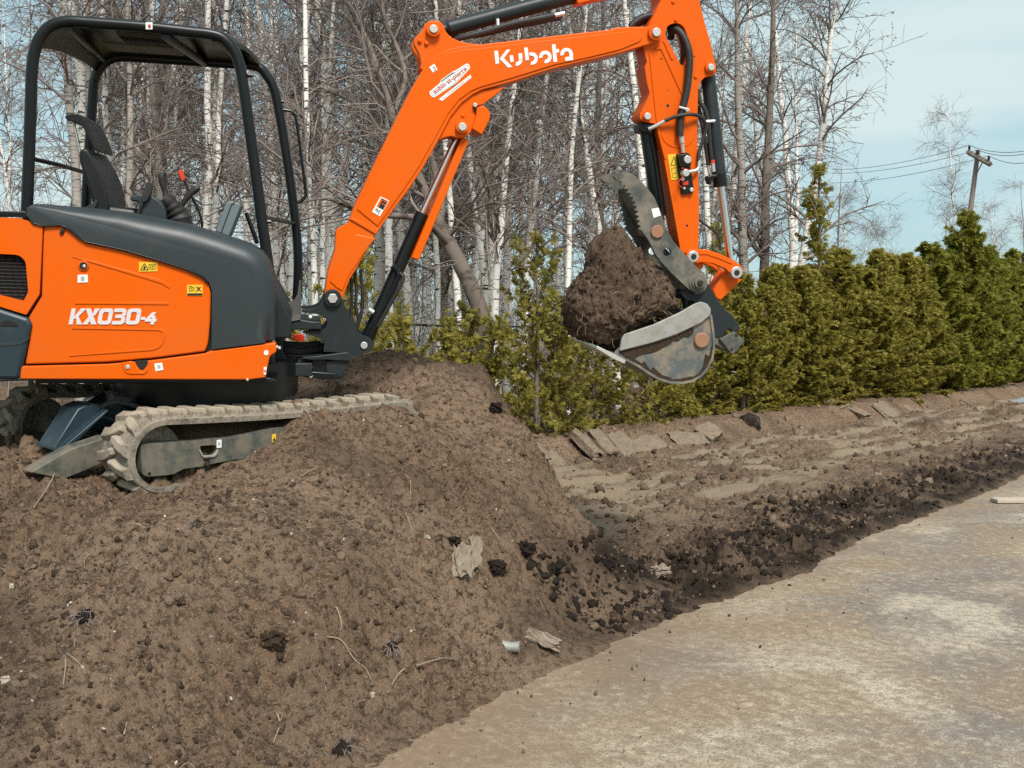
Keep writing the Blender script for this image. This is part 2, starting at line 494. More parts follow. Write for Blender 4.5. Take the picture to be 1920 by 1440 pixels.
def fan_rows():
    ys = [2.35]
    while ys[-1] < 36:
        k = 0.0021 if ys[-1] < 9 else 0.0044
        ys.append(ys[-1] * (1 + k))
    return np.array(ys)
ys = fan_rows()
us = np.linspace(-0.64, 0.60, 580)
Yg, Ug = np.meshgrid(ys, us, indexing='ij')
Xg = Ug * Yg
Zg, MO, SM = soil_full(Xg, Yg)
nr, nc = Xg.shape
idx = np.arange(nr * nc).reshape(nr, nc)
Fq = np.stack([idx[:-1, :-1], idx[:-1, 1:], idx[1:, 1:], idx[1:, :-1]], -1).reshape(-1, 4)
# leave out the part that lies buried under the pavement
sdq = edge_sd(Xg, Yg)
bad = (sdq < -0.25).ravel()
Fq = Fq[~bad[Fq].all(1)]
used = np.zeros(nr * nc, bool); used[Fq.ravel()] = True
remap = np.cumsum(used) - 1
Vq = np.stack([Xg, Yg, Zg], -1).reshape(-1, 3)[used]
me = np_mesh('soil_ground', Vq, remap[Fq])
for nm, arr in (('moist', MO), ('smear', SM)):
    a = me.attributes.new(nm, 'FLOAT', 'POINT')
    a.data.foreach_set('value', arr.ravel()[used].astype(np.float32))
soil_o = mesh_obj('soil_ground', me, M['soil'])
tag(soil_o, 'loose brown soil of the mound and the scraped ground beside the pavement', kind='structure')

def soil_z(X, Y):
    z, _, _ = soil_full(np.array([float(X)]), np.array([float(Y)]))
    return float(z[0])

# wide sheet under and behind everything
tt = np.r_[np.linspace(-700, -20, 18), np.linspace(-18, 40, 59), np.linspace(45, 900, 18)]
nn = np.r_[np.linspace(-500, -10, 12), np.linspace(-8, -0.5, 8), np.linspace(-0.3, 0.8, 6), np.linspace(1.2, 30, 50), np.linspace(35, 900, 16)]
Tg, Ng = np.meshgrid(tt, nn, indexing='ij')
Xw = BANK0[0] + BD[0] * Tg + BN[0] * Ng
Yw = BANK0[1] + BD[1] * Tg + BN[1] * Ng
Zw = -0.24 + 0.50 * sstep(-0.1, 0.9, Ng) + 0.05 * perlin(Xw * 0.6, Yw * 0.6, 61) * sstep(0.9, 2.5, Ng)
a, b = Tg.shape
idx = np.arange(a * b).reshape(a, b)
Fw = np.stack([idx[:-1, :-1], idx[1:, :-1], idx[1:, 1:], idx[:-1, 1:]], -1).reshape(-1, 4)
g_o = mesh_obj('ground', np_mesh('ground', np.stack([Xw, Yw, Zw], -1), Fw), M['litter'])
tag(g_o, kind='structure')

# ------------------------------------------------------------------ pavement
t = NT('dusty_asphalt')
v = t.coord()
vs = t.coord(rotz=0.9)
n0 = t.noise(v, 0.55, 4, 0.55)
n1 = t.noise(vs, 1.6, 8, 0.72, 0.5)
n2 = t.noise(vs, 19, 7, 0.75, 0.4)
n3 = t.noise(v, 95, 5, 0.75)
c = t.mix(t.ramp(n1, [(0.43, 0.0), (0.57, 1.0)]), (0.315, 0.245, 0.175, 1), (0.47, 0.395, 0.30, 1))
c = t.mix(t.ramp(n0, [(0.46, 0.0), (0.57, 0.9)]), c, (0.19, 0.165, 0.150, 1))
nb_ = t.noise(t.coord(rotz=0.4), 0.9, 5, 0.6, 0.8)
c = t.mix(t.ramp(nb_, [(0.50, 0.0), (0.62, 0.75)]), c, (0.31, 0.215, 0.138, 1))
c = t.mix(t.ramp(nb_, [(0.34, 0.7), (0.44, 0.0)]), c, (0.58, 0.50, 0.39, 1))
c = t.mix(t.ramp(n2, [(0.42, 0.6), (0.51, 0.0)]), c, (0.19, 0.15, 0.11, 1))
c = t.mix(t.ramp(n2, [(0.53, 0.0), (0.63, 0.55)]), c, (0.60, 0.51, 0.37, 1))
c = t.mix(t.ramp(n3, [(0.42, 0.85), (0.485, 0.0)]), c, (0.13, 0.11, 0.09, 1))
# brown soil trampled out from the foot of the mound
at_ = t.new('ShaderNodeAttribute', attribute_name='dirt')
c = t.mix(t.math('MULTIPLY', at_.outputs['Fac'], t.ramp(n2, [(0.3, 1.0), (0.7, 0.5)])), c, (0.215, 0.145, 0.095, 1))
c = t.mix(t.ramp(t.math('SUBTRACT', n1, t.math('MULTIPLY', at_.outputs['Fac'], 0.3)), [(0.66, 0.0), (0.78, 0.7)]), c, (0.70, 0.66, 0.58, 1))
t.color(c)
t.rough(0.9)
t.b.inputs['Specular IOR Level'].default_value = 0.2
t.bump(t.math('ADD', n3, t.math('MULTIPLY', n2, 1.2)), 0.55, 0.006)
M['asphalt'] = t.m

ea = []
for k in range(len(EDGE)):
    d0 = EDGE[min(k + 1, len(EDGE) - 1)] - EDGE[max(k - 1, 0)]
    d0 = d0 / np.linalg.norm(d0)
    ea.append(EDGE[k] + np.array([-d0[1], d0[0]]) * (0.22 if k < 5 else 0.10))
ea = np.array(ea)
# resample the edge and let the far side run out to the right
seg = np.r_[0, np.cumsum(np.linalg.norm(np.diff(ea, axis=0), axis=1))]
ss = np.r_[np.arange(0, 24, 0.04), np.arange(24, seg[-1], 2.0)]
ex = np.interp(ss, seg, ea[:, 0]); ey = np.interp(ss, seg, ea[:, 1])
offs = np.r_[0, 0.05, np.arange(0.12, 3, 0.12), np.arange(3, 9, 0.5), 12, 20, 40, 120]
gx = ex[:, None] + offs[None, :] * 0.80
gy = ey[:, None] - offs[None, :] * 0.60
wob = 0.02 * perlin(ss * 3.1, ss * 0 + .5, 77) + 0.012 * perlin(ss * 11, ss * 0 + .5, 78)
gx[:, 0] += wob; gy[:, 0] += wob
gz = 0.006 * perlin(gx * 0.8, gy * 0.8, 71) * sstep(0, 0.4, offs)[None, :] - 0.006 * (offs == 0)[None, :]
a, b = gx.shape
idx = np.arange(a * b).reshape(a, b)
Fa = np.stack([idx[:-1, :-1], idx[:-1, 1:], idx[1:, 1:], idx[1:, :-1]], -1).reshape(-1, 4)
me = np_mesh('pavement', np.stack([gx, gy, gz], -1), Fa)
sda = -edge_sd(gx, gy)
dirt = np.exp(-np.clip(sda, 0, 9) / 0.34) * (0.7 + 0.6 * sstep(6.4, 4.6, gy)) + 0.8 * np.exp(-np.clip(sda, 0, 9) / 1.0) * sstep(7.0, 4.5, gy) * (0.4 + fbm(gx * 2, gy * 2, 3, 66))
at2 = me.attributes.new('dirt', 'FLOAT', 'POINT')
at2.data.foreach_set('value', np.clip(dirt, 0, 1).ravel().astype(np.float32))
pav = mesh_obj('pavement', me, M['asphalt'])
tag(pav, 'dusty tan and grey pavement in front of the dug soil', kind='structure')

# pale gravel beyond the far end of the dug strip
t = NT('pale_gravel')
v = t.coord()
t.color(t.mix(t.noise(v, 9, 5, 0.8), (0.14, 0.15, 0.155, 1), (0.42, 0.44, 0.46, 1)))
t.rough(0.9)
t.bump(t.noise(v, 25, 3, 0.8), 0.8, 0.05)
gx, gy = np.meshgrid(np.linspace(0, 1, 90), np.linspace(0, 1, 60), indexing='ij')
p0, p1 = np.array(bank_pt(15.5, -0.15)), np.array(bank_pt(46, -0.15))
q0 = np.array([6.5, -1.5])
PX = p0[0] + (p1 - p0)[0] * gx + q0[0] * gy
PY = p0[1] + (p1 - p0)[1] * gx + q0[1] * gy
PZ = 0.22 * sstep(0.0, .05, gx) * sstep(0, .1, gy) * sstep(1, .9, gy) - 0.02 + 0.04 * fbm(PX * 1.5, PY * 1.5, 4, 91)
idx = np.arange(90 * 60).reshape(90, 60)
Fg = np.stack([idx[:-1, :-1], idx[:-1, 1:], idx[1:, 1:], idx[1:, :-1]], -1).reshape(-1, 4)
o = mesh_obj('gravel_path', np_mesh('gravel_path', np.stack([PX, PY, PZ], -1), Fg), t.m)
tag(o, kind='structure')
# ------------------------------------------------------------------ excavator
R0 = np.array(T.w(0.9, 0.75, 0.0))
digger = empty('mini_excavator', tuple(R0))
tag(digger, 'orange and black mini excavator on rubber tracks holding soil in its bucket', 'excavator')

def fillet(pts, n=5):
    """closed outline; a third value on a point rounds that corner (pixels)"""
    out = []
    N = len(pts)
    for i, p in enumerate(pts):
        if len(p) < 3 or p[2] == 0:
            out.append((p[0], p[1])); continue
        a = np.array(pts[i - 1][:2], float); b = np.array(p[:2], float); c = np.array(pts[(i + 1) % N][:2], float)
        da = (a - b) / np.linalg.norm(a - b); dc = (c - b) / np.linalg.norm(c - b)
        r = min(p[2], 0.48 * np.linalg.norm(a - b), 0.48 * np.linalg.norm(c - b))
        s, e = b + da * r, b + dc * r
        for k in range(n + 1):
            u = k / n
            q = s * (1 - u) ** 2 + b * 2 * u * (1 - u) + e * u * u
            out.append((q[0], q[1]))
    return out

def chaikin(pts, it=2, closed=True):
    p = [np.array(q[:2], float) for q in pts]
    for _ in range(it):
        n = len(p); out = []
        rng = range(n) if closed else range(n - 1)
        if not closed: out.append(p[0])
        for i in rng:
            a, b = p[i], p[(i + 1) % n]
            out += [a * .75 + b * .25, a * .25 + b * .75]
        if not closed: out.append(p[-1])
        p = out
    return [tuple(q) for q in p]

def circ(x, y, r, n=20):
    return [(x + r * cos(2 * pi * k / n), y + r * sin(2 * pi * k / n)) for k in range(n)]

def finish(name, bm, mat, parent, bevel=0.0, ang=0.6, seg=2):
    bmesh.ops.recalc_face_normals(bm, faces=bm.faces)
    me = bpy.data.meshes.new(name)
    bm.to_mesh(me); bm.free()
    set_smooth(me, ang)
    o = mesh_obj(name, me, mat, parent)
    if bevel > 0:
        md = o.modifiers.new('bevel', 'BEVEL')
        md.width = bevel; md.segments = seg; md.limit_method = 'ANGLE'; md.angle_limit = rad(38)
        md.harden_normals = False
    return o

def prism(name, pts, lat0, lat1, mat, parent, holes=(), fr=None, bevel=0.004, trace=None, local=False, ang=0.6, seg=2):
    fr = fr or U
    tl = lat0 if trace is None else trace
    pts = fillet(pts)
    def cv(p):
        return p if local else fr.px(p[0], p[1], tl)
    outer = [cv(p) for p in pts]
    hs = [[cv(p) for p in h] for h in holes]
    bm = bmesh.new()
    rings = []
    for lat in (lat0, lat1):
        rings.append([[bm.verts.new(fr.w(a, lat, b) - R0) for a, b in loop] for loop in [outer] + hs])
    for k, lp in enumerate(rings[0]):
        l2 = rings[1][k]
        for i in range(len(lp)):
            j = (i + 1) % len(lp)
            bm.faces.new((lp[i], lp[j], l2[j], l2[i]))
    if hs:
        for r in rings:
            es = [bm.edges.get((lp[i], lp[(i + 1) % len(lp)])) for lp in r for i in range(len(lp))]
            bmesh.ops.triangle_fill(bm, use_beauty=True, use_dissolve=False, edges=es)
    else:
        for r in rings:
            bm.faces.new(r[0])
    return finish(name, bm, mat, parent, bevel, ang, seg)

def spline(P, n=8):
    P = [np.array(p, float) for p in P]
    if len(P) < 3: return P
    out = []
    for i in range(len(P) - 1):
        p0 = P[max(i - 1, 0)]; p1 = P[i]; p2 = P[i + 1]; p3 = P[min(i + 2, len(P) - 1)]
        for k in range(n):
            u = k / n
            out.append(0.5 * ((2 * p1) + (-p0 + p2) * u + (2 * p0 - 5 * p1 + 4 * p2 - p3) * u * u + (-p0 + 3 * p1 - 3 * p2 + p3) * u ** 3))
    out.append(P[-1])
    return out

def tube_w(name, P, r, mat, parent, sides=12, sm=0, off=None, caps=True):
    P = spline(P, sm) if sm else [np.array(p, float) for p in P]
    off = R0 if off is None else off
    rr = r if hasattr(r, '__len__') else [r] * len(P)
    if len(rr) != len(P): rr = np.interp(np.linspace(0, 1, len(P)), np.linspace(0, 1, len(rr)), rr)
    bm = bmesh.new()
    prev = None; rings = []
    A = None
    for i, p in enumerate(P):
        t = P[min(i + 1, len(P) - 1)] - P[max(i - 1, 0)]
        t = t / (np.linalg.norm(t) + 1e-12)
        if A is None:
            ref = np.array([0, 0, 1.0]) if abs(t[2]) < 0.9 else np.array([1.0, 0, 0])
            A = np.cross(t, ref)
        A = A - t * (A @ t); A /= np.linalg.norm(A)
        B = np.cross(t, A)
        rings.append([bm.verts.new(p + rr[i] * (cos(2 * pi * k / sides) * A + sin(2 * pi * k / sides) * B) - off) for k in range(sides)])
    for a, b in zip(rings[:-1], rings[1:]):
        for k in range(sides):
            j = (k + 1) % sides
            bm.faces.new((a[k], a[j], b[j], b[k]))
    if caps:
        bm.faces.new(rings[0]); bm.faces.new(rings[-1])
    return finish(name, bm, mat, parent)

def tube(name, pts, r, mat, parent, sides=12, sm=0, fr=None):
    fr = fr or U
    return tube_w(name, [fr.pw(x, y, l) for x, y, l in pts], r, mat, parent, sides, sm)

def pin(name, x, y, lat0, lat1, r, mat, parent, fr=None, trace=None, n=24, bevel=0.003):
    fr = fr or U
    a, b = fr.px(x, y, lat0 if trace is None else trace)
    return prism(name, [(a + r * cos(2 * pi * k / n), b + r * sin(2 * pi * k / n)) for k in range(n)], lat0, lat1, mat, parent, fr=fr, local=True, bevel=bevel)

def inset(pts, d):
    """inset a closed pixel outline by d px (clockwise or not)"""
    P = [np.array(p[:2], float) for p in pts]
    area = sum(P[i][0] * P[(i + 1) % len(P)][1] - P[(i + 1) % len(P)][0] * P[i][1] for i in range(len(P)))
    s = 1 if area > 0 else -1
    out = []
    for i in range(len(P)):
        a, b, c = P[i - 1], P[i], P[(i + 1) % len(P)]
        e1 = (b - a) / (np.linalg.norm(b - a) + 1e-9); e2 = (c - b) / (np.linalg.norm(c - b) + 1e-9)
        n1 = np.array([-e1[1], e1[0]]) * s; n2 = np.array([-e2[1], e2[0]]) * s
        m = n1 + n2
        m = m / max(0.6, m @ m / 2) if (m @ m) > 1e-6 else n1
        out.append(tuple(b + m * d))
    return out

def puffy(name, pts, soft, r, lat0, lat1, mat, parent, seg=7, fr=None):
    """panel whose flagged outline points roll inwards with radius r, like a moulded hood"""
    fr = fr or U
    L = [np.array(fr.px(p[0], p[1], lat0 + (r if s else 0))) for p, s in zip(pts, soft)]
    n = len(L)
    area = sum(L[i][0] * L[(i + 1) % n][1] - L[(i + 1) % n][0] * L[i][1] for i in range(n))
    sg = 1 if area > 0 else -1
    N = []
    for i in range(n):
        e = L[(i + 1) % n] - L[i - 1]
        e = e / (np.linalg.norm(e) + 1e-9)
        N.append(np.array([-e[1], e[0]]) * sg)
    bm = bmesh.new()
    rings = []
    for k in range(seg + 1):
        a = (pi / 2) * k / seg
        lat = lat0 + r * (1 - cos(a))
        rings.append([bm.verts.new(fr.w(*(lambda q: (q[0], lat if soft[i] else lat0 + r * (k / seg), q[1]))(L[i] + N[i] * (r * soft[i] * (1 - sin(a))))) - R0) for i in range(n)])
    rings.append([bm.verts.new(fr.w(L[i][0], lat1, L[i][1]) - R0) for i in range(n)])
    for a, b in zip(rings[:-1], rings[1:]):
        for i in range(n):
            j = (i + 1) % n
            bm.faces.new((a[i], a[j], b[j], b[i]))
    bm.faces.new(rings[0]); bm.faces.new(rings[-1])
    return finish(name, bm, mat, parent, ang=0.75)

def decal(name, pts, lat, mat, parent, d=0.002, fr=None, holes=()):
    return prism(name, pts, lat - d, lat, mat, parent, bevel=0, fr=fr, trace=lat, holes=holes)

def strokes(name, polys, lat, mat, parent, d=0.003, fr=None):
    """several flat shapes of one piece of lettering, joined in one mesh"""
    fr = fr or U
    bm = bmesh.new()
    for k, pts in enumerate(polys):
        dd = d + 0.00015 * (k % 7)
        L = [fr.px(p[0], p[1], lat) for p in pts]
        a = [bm.verts.new(fr.w(x, lat - dd, z) - R0) for x, z in L]
        b = [bm.verts.new(fr.w(x, lat + 0.002, z) - R0) for x, z in L]
        bm.faces.new(a)
        for i in range(len(a)):
            j = (i + 1) % len(a)
            bm.faces.new((a[i], a[j], b[j], b[i]))
    return finish(name, bm, mat, parent)

def bar(x0, y0, x1, y1, w):
    d = np.array([x1 - x0, y1 - y0], float); d /= np.linalg.norm(d)
    n = np.array([-d[1], d[0]]) * w / 2
    return [(x0 + n[0], y0 + n[1]), (x1 + n[0], y1 + n[1]), (x1 - n[0], y1 - n[1]), (x0 - n[0], y0 - n[1])]

def arcband(cx, cy, ro, ri, a0, a1, n=14, sx=1.0):
    o = [(cx + sx * ro * cos(rad(a0 + (a1 - a0) * k / n)), cy - ro * sin(rad(a0 + (a1 - a0) * k / n))) for k in range(n + 1)]
    i = [(cx + sx * ri * cos(rad(a0 + (a1 - a0) * k / n)), cy - ri * sin(rad(a0 + (a1 - a0) * k / n))) for k in range(n + 1)]
    return o + i[::-1]

def text_px(name, s, p0, p1, lat, mat, parent, fr=None, d=0.0032, squash=1.0):
    """a line of lettering whose baseline runs from pixel p0 to pixel p1"""
    fr = fr or U
    cu = bpy.data.curves.new(name, 'FONT')
    cu.body = s
    cu.size = 1.0
    cu.offset = 0.012
    cu.resolution_u = 3
    tmp = bpy.data.objects.new(name, cu)
    col.objects.link(tmp)
    dg = bpy.context.evaluated_depsgraph_get()
    me = bpy.data.meshes.new_from_object(tmp.evaluated_get(dg))
    bpy.data.objects.remove(tmp)
    V = np.array([v.co[:] for v in me.vertices])
    w = V[:, 0].max() - V[:, 0].min()
    p0 = np.array(p0, float); p1 = np.array(p1, float)
    e = (p1 - p0) / w
    nrm = np.array([e[1], -e[0]]) * squash
    for v in me.vertices:
        q = p0 + e * (v.co[0] - V[:, 0].min()) + nrm * v.co[1]
        a, b = fr.px(q[0], q[1], lat)
        v.co = Vector(fr.w(a, lat - d, b) - R0)
    me.materials.clear()
    return mesh_obj(name, me, mat, parent)

def cc(ox, oy, s):
    """crop-pixel to picture-pixel"""
    return lambda pts: [(ox + p[0] / s, oy + p[1] / s) + tuple(p[2:]) for p in pts]

B2 = cc(0, 360, 3.0); B3 = cc(480, 360, 3.6923); B3b = cc(480, 520, 7.2); B4 = cc(560, 0, 3.4286); B4b = cc(760, 60, 5.3333)
B5 = cc(1040, 0, 4.8); B6 = cc(1040, 180, 4.8); B7 = cc(1020, 400, 4.2357)

# ---- house: side panels, hood, counterweight
D = digger
core = prism('body_core', [(-230, 712), (-230, 450), (60, 425), (380, 540), (490, 560), (497, 712)], 0.05, 1.40, M['darkgrey'], D, trace=0.0, bevel=0.02)
cover_low = [(50, 400), (63, 417), (83, 422), (113, 420), (124, 424), (133, 430), (148, 443), (163, 452), (233, 467), (300, 487), (350, 503), (380, 517), (391, 528), (397, 545), (397, 600), (397, 655)]
cover_top = [(497, 643), (516, 637), (516.5, 580), (515, 527), (507, 493), (492, 471), (467, 457), (417, 440), (350, 420), (300, 410), (233, 397), (160, 389), (110, 385), (80, 382), (66, 383), (57, 390)]
hood = puffy('hood_cover', cover_low + cover_top, [0] * len(cover_low) + [0, 1] + [1] * (len(cover_top) - 8) + [.8, .55, .3, .2, .14, .08], 0.10, -0.012, 0.34, M['cover'], D)
prism('hood_lip', [(x, y + 0.5) for x, y in cover_low[:13]] + [(x - 1.5, y + 3.5) for x, y in cover_low[:13][::-1]], -0.016, 0.03, M['black'], hood, trace=-0.012, bevel=0.002)

panel_pts = [(82, 424), (100, 423), (113, 423), (124, 427), (133, 433), (148, 446), (163, 455), (233, 470), (300, 490), (350, 506), (380, 520), (390, 531), (395, 548), (394, 600), (390, 645, 10), (384, 659), (283, 672), (200, 679), (47, 683), (60, 612), (53, 596), (78, 555), (79, 510)]
panel = prism('side_panel', panel_pts, 0.0, 0.06, M['orange'], D, bevel=0.008, seg=3)
prism('crease', fillet([(133, 481), (170, 488), (305, 525, 14), (318, 538, 8), (318, 541), (304, 532, 14), (170, 492)]), -0.004, 0.01, M['orange'], panel, bevel=0.002, trace=0)
prism('crease', [(140, 566), (313, 566), (317, 569), (313, 571.5), (140, 570)], -0.004, 0.01, M['orange'], panel, bevel=0.002, trace=0)
prism('crease', [(135, 614), (304, 616.5, 3), (309, 622, 4), (308, 640), (300, 652, 6), (285, 657), (130, 668), (130, 666), (284, 653), (297, 648, 5), (304, 639), (305, 624, 4), (300, 620), (135, 616.5)], -0.004, 0.01, M['orange'], panel, bevel=0.0015, trace=0)
sill = prism('sill_panel', [(38, 687), (200, 683), (283, 676), (384, 663), (397, 658), (497, 645), (517, 643), (518, 660), (506, 668, 4), (501, 690), (498, 708), (467, 712), (37, 711)], -0.006, 0.07, M['orange'], D, bevel=0.006, seg=3)
prism('latch_recess', B2([(755, 950, 4), (833, 945, 6), (832, 965), (810, 1000, 14), (788, 1000, 14), (770, 975, 5)]), -0.0085, 0.0, M['groove'], sill, trace=-0.006, bevel=0.002)
prism('latch_rim', B2([(680, 960), (745, 950, 4), (765, 985, 6), (790, 1012, 10), (815, 1010, 10), (832, 985), (832, 1006), (815, 1026, 10), (705, 1026, 14)]), -0.0105, 0.0, M['orange'], sill, trace=-0.006, bevel=0.003)
pin('bolt', 240, 688, -0.016, 0.0, 0.013, M['pin'], sill, trace=-0.006, n=6)
pin('bolt', 464, 712, -0.012, 0.02, 0.008, M['zinc'], sill, trace=-0.006, n=6)
for px_, py_ in [(524, 653), (519, 651)]:
    pin('bolt', px_, py_, 0.10, 0.14, 0.008, M['zinc'], sill)
rear = prism('engine_cover', [(-230, 430), (-60, 409), (0, 408), (35, 409), (60, 416, 6), (80, 423, 3), (76, 510), (74, 551), (49, 590), (0, 575), (-230, 510)], -0.006, 0.3, M['orange'], D, bevel=0.012, seg=3,
             holes=[fillet([(-160, 470, 8), (0, 476), (36, 478, 8), (48, 490, 6), (53, 547, 4), (44, 565, 5), (0, 554), (-160, 520, 8)])])
prism('cover_step', [(-230, 420), (-60, 398), (0, 396), (48, 396), (56, 408), (60, 413), (36, 407), (0, 405), (-60, 406), (-230, 428)], -0.008, 0.5, M['black'], rear, bevel=0.004)
gr = prism('grille_back', [(-165, 465), (0, 470), (54, 480), (56, 568), (0, 560), (-165, 525)], 0.035, 0.05, M['groove'], rear, bevel=0)
for k in range(13):
    y0 = 480 + k * 6.6
    x1 = 50 - max(0, (y0 - 547)) * 0.6
    tube('grille_bar', [(-150, y0 - 8, 0.02), (0, y0, 0.02), (x1, y0 + 1.5, 0.02)], 0.0035, M['black'], rear, sides=6)
for k in range(11):
    tube('grille_bar', [(-40 + k * 14, 474, 0.014), (-62 + k * 14 + 30, 515, 0.014), (-62 + k * 14 + 44, 562 - (4 if k < 6 else 10), 0.014)], 0.0015, M['black'], rear, sides=5)
cw = prism('counterweight', [(-230, 508), (0, 579), (52, 596, 4), (60, 607, 5), (37, 712), (-230, 714)], -0.014, 0.75, M['slate'], D, bevel=0.02, seg=3)
prism('vent_recess', B2([(5, 735, 6), (25, 722), (60, 722), (110, 752, 8), (95, 758), (0, 755)]), -0.0165, 0.0, M['groove'], cw, trace=-0.014, bevel=0.001)
for k in range(7):
    x = 7 + k * 3.6
    prism('vent_slat', [(x, 602 + k * .5), (x + 1.2, 602 + k * .5), (x + 1.8, 611), (x + .6, 611)], -0.019, -0.005, M['darkgrey'], cw, trace=-0.014, bevel=0)
prism('counterweight_edge', [(-230, 640), (0, 645), (40, 641), (55, 632), (54, 636), (41, 646), (0, 650), (-230, 646)], -0.017, 0.0, M['cover'], cw, trace=-0.014, bevel=0.001)
# operator deck behind the hood and the front floor plate
prism('operator_deck', [(-150, 470), (490, 505), (545, 600), (545, 640), (-150, 640)], 0.36, 1.38, M['darkgrey'], D, trace=0.2, bevel=0.01)
prism('front_plate', B3b([(262, 250), (285, 300), (330, 350, 20), (500, 330, 30), (560, 230), (588, 30), (607, 50), (607, 570), (262, 655)]), 0.96, 0.985, M['plategrey'], D, bevel=0.003)
prism('far_side_piece', B3b([(470, 840), (520, 780), (610, 765), (655, 800), (660, 870), (475, 850)]), 1.16, 1.22, M['red'], D)  # small piece of the far body side, no lamp

# lock, stickers and lettering on the side panel
ring = pin('panel_lock', 157, 498, -0.008, 0.01, 0.026, M['orange'], panel, trace=0)
pin('lock_hole', 157, 498.5, -0.0095, 0.0, 0.020, M['groove'], panel, trace=0)
pin('lock_star', 158.5, 499, -0.012, 0.0, 0.010, M['zinc'], panel, trace=0, n=6)
prism('panel_catch', B2([(335, 235, 5), (345, 208, 5), (368, 203, 6), (362, 230, 6), (345, 240, 4)]), -0.012, 0.0, M['groove'], panel, trace=0)
s1 = decal('white_label', B2([(437, 466), (493, 464), (495, 508), (437, 510)]), -0.001, M['white'], panel)
strokes('label_print', [B2([(455, 475), (475, 475), (475, 500), (455, 500)])], -0.003, M['greyink'], s1, d=0.0008)
s2 = decal('warning_sticker', B2([(782, 394), (886, 394), (886, 446), (782, 448)]), -0.001, M['yellow'], panel)
def ln(pts, w):
    return [bar(*a, *b, w) for a, b in zip(pts[:-1], pts[1:])]
tri = ln([(790, 438), (812, 402), (834, 438), (790, 438)], 4) + [[(812, 414), (820, 424), (816, 434), (808, 434), (806, 424)]]
book = ln([(838, 432), (838, 406), (858, 410), (878, 406), (878, 432), (858, 435), (838, 432)], 2.6) + ln([(858, 410), (858, 435)], 2.6) + ln([(843, 416), (853, 418)], 1.6) + ln([(863, 418), (873, 416)], 1.6) + ln([(843, 423), (853, 425)], 1.6) + ln([(863, 425), (873, 423)], 1.6)
strokes('sticker_print', [B2(q) for q in tri + book], -0.0031, M['ink'], s2, d=0.0008)
s3 = decal('fuel_sticker', B2([(1052, 522), (1140, 522), (1140, 584), (1052, 582)]), -0.001, M['yellow'], panel)
pr = [[(1054, 570), (1139, 570), (1139, 582), (1054, 581)]] + ln([(1064, 556), (1064, 530), (1080, 530), (1080, 556), (1064, 556)], 3) + ln([(1068, 540), (1077, 540)], 3) + ln([(1083, 534), (1088, 540), (1088, 556), (1083, 558)], 2.5) + ln([(1096, 528), (1096, 562)], 1.5) + ln([(1103, 532), (1132, 560)], 3.5) + ln([(1132, 532), (1103, 560)], 3.5)
strokes('sticker_print', [B2(q) for q in pr], -0.0031, M['ink'], s3, d=0.0008)
strokes('sticker_print', [B2(q) for q in ([(1110, 540), (1118, 530), (1126, 542), (1120, 556), (1112, 556)],)], -0.0030, M['redink'], s3, d=0.0006)
s4 = decal('white_label', B2([(868, 965), (912, 960), (920, 1000), (875, 1008)]), -0.007, M['white'], sill)
strokes('label_print', [B2([(885, 975), (900, 973), (903, 990), (889, 993)])], -0.0092, M['greyink'], s4, d=0.0008)
decal('white_label', B2([(1484, 890, 6), (1510, 890, 6), (1510, 918, 6), (1484, 918, 6)]), -0.007, M['white'], sill)
s5 = decal('white_label', B2([(1484, 985), (1500, 983), (1496, 1026), (1484, 1027)]), -0.007, M['white'], sill)
strokes('label_print', [B2([(1487, 1000), (1496, 999), (1494, 1015), (1487, 1016)])], -0.0092, M['redink'], s5, d=0.0008)

def glyphs():
    """KX030-4 in bold slanted strokes, crop pixels"""
    out = []
    sl = lambda pts, x0: [(x0 + x - (y - 90) * -0.0 + (90 - y) * 0.20, 655 + y) for x, y in pts]
    w = 23
    # K
    out.append(sl([(0, 0), (w, 0), (w, 90), (0, 90)], 386))
    out.append(sl([(w + 1, 44), (52, 0), (84, 0), (46, 46), (w + 1, 60)], 386))
    out.append(sl([(w + 12, 52), (44, 40), (76, 90), (46, 90)], 386))
    # X
    out.append(sl([(0, 0), (28, 0), (78, 90), (48, 90)], 465))
    out.append(sl([(54, 0), (84, 0), (62, 40), (48, 40)], 462))
    out.append(sl([(-6, 90), (24, 90), (40, 55), (26, 40)], 468))
    for x0 in (545, 703):                                   # 0
        W = 78
        o = fillet([(0, 0, 22), (W, 0, 22), (W, 90, 22), (0, 90, 22)], 4)
        i = fillet([(w, 20, 9), (W - w, 20, 9), (W - w, 70, 9), (w, 70, 9)], 4)
        n = len(o)
        for k in range(n):
            j = (k + 1) % n
            out.append(sl([o[k], o[j], i[j], i[k]], x0))
    x0 = 628                                                # 3
    out.append(sl([(0, 0), (56, 0), (70, 12), (70, 20), (0, 20)], x0))
    out.append(sl([(12, 35), (58, 35), (58, 54), (12, 54)], x0))
    out.append(sl([(0, 70), (70, 70), (70, 78), (56, 90), (0, 90)], x0))
    out.append(sl([(48, 19), (70, 19), (70, 34), (62, 44), (70, 54), (70, 71), (48, 71)], x0))
    out.append(sl([(0, 48), (26, 48), (26, 64), (0, 64)], 785))   # -
    x0 = 812                                                # 4
    out.append(sl([(30, 22), (56, 22), (22, 62), (0, 62)], x0))
    out.append(sl([(-1, 58), (64, 58), (64, 74), (-1, 74)], x0))
    out.append(sl([(34, 40), (54, 40), (54, 90), (34, 90)], x0))
    return out
strokes('panel_lettering', [B2(q) for q in glyphs()], -0.001, M['offwhite'], panel, d=0.0025)

